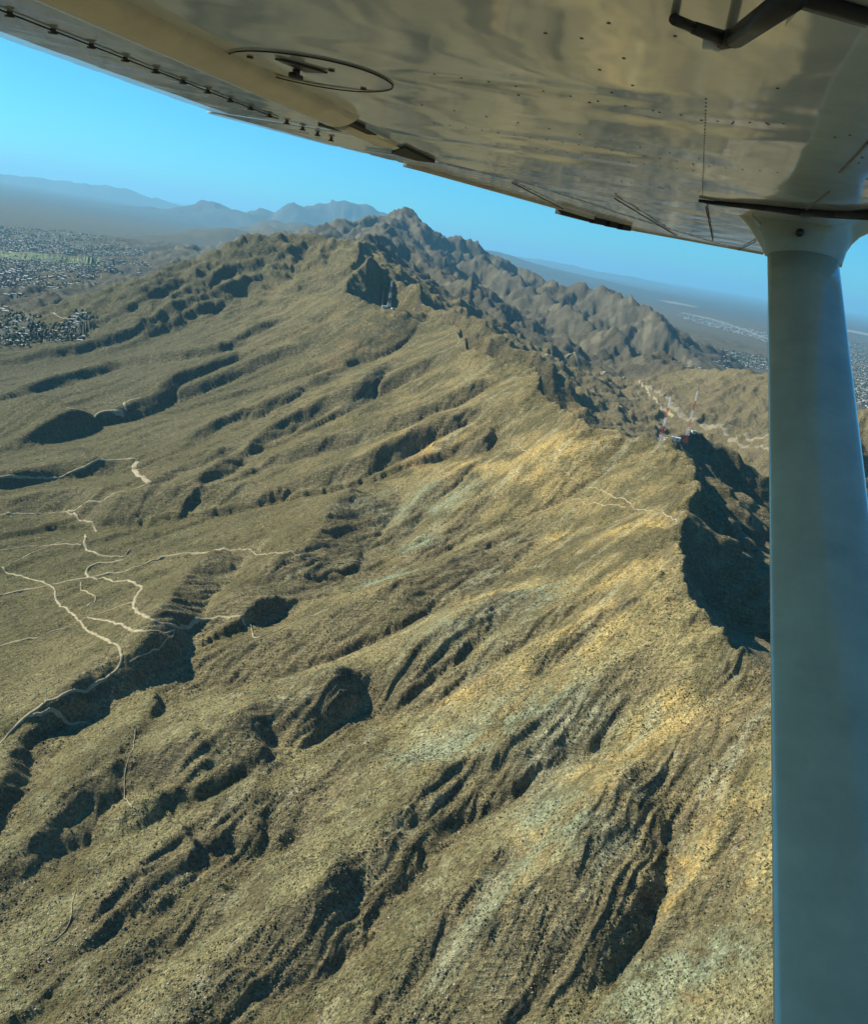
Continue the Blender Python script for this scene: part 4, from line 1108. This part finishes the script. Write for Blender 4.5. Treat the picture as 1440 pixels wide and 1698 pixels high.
# bent dark tube under the wing near the root
b = MB(); hh = HW - .03
def pp(px, py, h): q_ = wc(px, py, h); return P3(q_[0], q_[1], h)
b.bar(pp(1119, 33, hh), pp(1150, 46, hh), .004, 8); b.bar(pp(1150, 46, hh), pp(1203, 66, hh), .0045, 8, .006)
b.bar(pp(1200, 67, hh), pp(1222, 62, hh), .0075, 10); b.bar(pp(1222, 62, hh), pp(1320, -8, hh), .0085, 10, .010); b.build('bent_tube', M_black, plane, True)
b = MB(); b.bar(pp(1168, 68, hh), pp(1196, 70, hh), .006, 10, .0075); b.build('tube_fitting', M_skin, plane, True)
b = MB(); b.bar(pp(1118, 32, hh), pp(1118, 32, HW), .004, 8); b.bar(pp(1208, 66, hh), pp(1208, 66, HW), .005, 8); b.build('tube_mount', M_black, plane, True)
b = MB(); b.bar(pp(1325, -6, HW - .004), pp(1470, 36, HW - .004), .006, 8); b.build('door_edge_seal', M_rub, plane, True)
plate('access_panel', pxs([(1305, 32), (1330, 2), (1440, 34), (1425, 48)], HW), M_skin, plane, HW - .006, HW + .002)

# strut: a streamlined tube from the fuselage up to the wing, with a flared cuff
def depth_pt(px, py, depth):
    d = _f * FPX + _r * (px - 720) - _u * (py - 849); d = d / FPX * depth        # camera depth
    x, y = d[0], d[1]; sx, sy = math.sin(SPAN_AZ), math.cos(SPAN_AZ)
    return Vector((x * sy - y * sx, x * sx + y * sy, d[2]))
Tz = 3.02 * K
T = depth_pt(1331.5, 428, Tz); Bp = depth_pt(1414, 1698, Tz * 113 / 253.0)
axis = (Bp - T).normalized(); Bx = T + axis * ((Bp - T).length + .9)
chordv = Vector((1, 0, 0)); chordv = (chordv - axis * chordv.dot(axis)).normalized(); thk = axis.cross(chordv).normalized()
half = 113 / FPX * Tz / 2
def section(cen, hc, ht, n=28):
    out = []
    for k in range(n):
        a = 2 * math.pi * k / n; ca_, sa_ = math.cos(a), math.sin(a)
        taper = 1.0 - .35 * (ca_ < 0) * abs(ca_) ** 1.5                     # thinner towards the trailing side
        out.append(cen + chordv * hc * ca_ + thk * ht * math.copysign(abs(sa_) ** .8, sa_) * taper)
    return out
def loft(name, secs, mat, parent, caps=True):
    n = len(secs[0]); V = [v for s_ in secs for v in s_]; F = []
    for i in range(len(secs) - 1):
        for k in range(n): F.append((i * n + k, i * n + (k + 1) % n, (i + 1) * n + (k + 1) % n, (i + 1) * n + k))
    if caps: F.append(tuple(range(n))); F.append(tuple((len(secs) - 1) * n + k for k in reversed(range(n))))
    o = link(name, V, F, mat, parent); bm = bmesh.new(); bm.from_mesh(o.data); bmesh.ops.recalc_face_normals(bm, faces=bm.faces); bm.to_mesh(o.data); bm.free()
    o.data.polygons.foreach_set('use_smooth', [len(p_.vertices) == 4 for p_ in o.data.polygons]); return o
L_ = (Bx - T).length
strut = loft('strut', [section(T + axis * (L_ * k / 14 - .05), half, .030) for k in range(15)], M_strut, plane)
# cuff: sections measured from its outline (left px, right px at a height py), from the strut up to the wing
prof = [(434, 1271, 1393), (424, 1267, 1396), (408, 1257, 1401), (394, 1248, 1409), (380, 1236, 1422), (369, 1220, 1440), (360, 1203, 1466), (351, 1186, 1505), (344, 1173, 1545)]
secs = []
for i, (py, xl, xr) in enumerate(prof):
    t = i / (len(prof) - 1); xm = (xl + xr) / 2
    cen = depth_pt(xm, py + (xm - 1331) * .05, Tz * (1 + .015 * t)); hc = (xr - xl) / 2 / FPX * Tz; ht = .036 + .05 * t * t
    n = 36; sec = []
    for k in range(n):
        a = 2 * math.pi * k / n; sec.append(cen + Vector((1, 0, 0)) * hc * math.cos(a) + Vector((0, 1, 0)) * ht * math.sin(a) + Vector((0, 0, 1)) * 0)
    secs.append(sec)
cuff = loft('strut_fairing', secs, M_strut, plane)
ringT = T + axis * .0
loft('fairing_seam', [section(T + axis * (-.004), half * 1.03, .0335), section(T + axis * .004, half * 1.03, .0335)], M_rub, cuff)
b = MB()
gp = [(1159, 333), (1185, 337), (1230, 341), (1270, 345), (1330, 352), (1390, 355), (1470, 358)]
for i in range(len(gp) - 1): b.bar(pp(*gp[i], HW - .006), pp(*gp[i + 1], HW - .006), .004 + .0014 * i, 6, .004 + .0014 * (i + 1))
b.build('fairing_gasket', M_rub, cuff, True)
for (px, py, r) in ((1327, 386, .013), (1227, 346, .007)):
    c_ = depth_pt(px, py, Tz - .05); d = c_.normalized(); b = MB(); b.bar(c_ + d * .03, c_ - d * .008, r, 10, r * .8); b.build('fairing_screw', M_fast, cuff, True)
c1 = [depth_pt(1242, 345, Tz - .06), depth_pt(1249, 360, Tz - .06), depth_pt(1262, 373, Tz - .045)]
b = MB(); b.bar(c1[0], c1[1], .004, 6); b.bar(c1[1], c1[2], .004, 6, .007); b.build('fairing_clip', M_strut, cuff, True)

# ------------------------------------------------------------------ haze: one closed box of even air
def haze_box():
    bm = bmesh.new(); bmesh.ops.create_cube(bm, size=1.0)
    s = 330000.0; z0, z1 = -320.0, 1900.0
    for v in bm.verts: v.co = (v.co.x * s, v.co.y * s, z0 if v.co.z < 0 else z1)
    me = bpy.data.meshes.new('haze'); bm.to_mesh(me); bm.free()
    o = bpy.data.objects.new('haze', me); C.objects.link(o); o['kind'] = 'stuff'
    mt = bpy.data.materials.new('haze'); mt.use_nodes = True; n = mt.node_tree; n.nodes.clear()
    out = n.nodes.new('ShaderNodeOutputMaterial'); v = n.nodes.new('ShaderNodeVolumePrincipled')
    v.inputs['Color'].default_value = (0.30, 0.72, 1.0, 1); v.inputs['Density'].default_value = 2.0e-5
    v.inputs['Anisotropy'].default_value = 0.2
    n.links.new(v.outputs[0], out.inputs['Volume']); me.materials.append(mt)
haze_box()
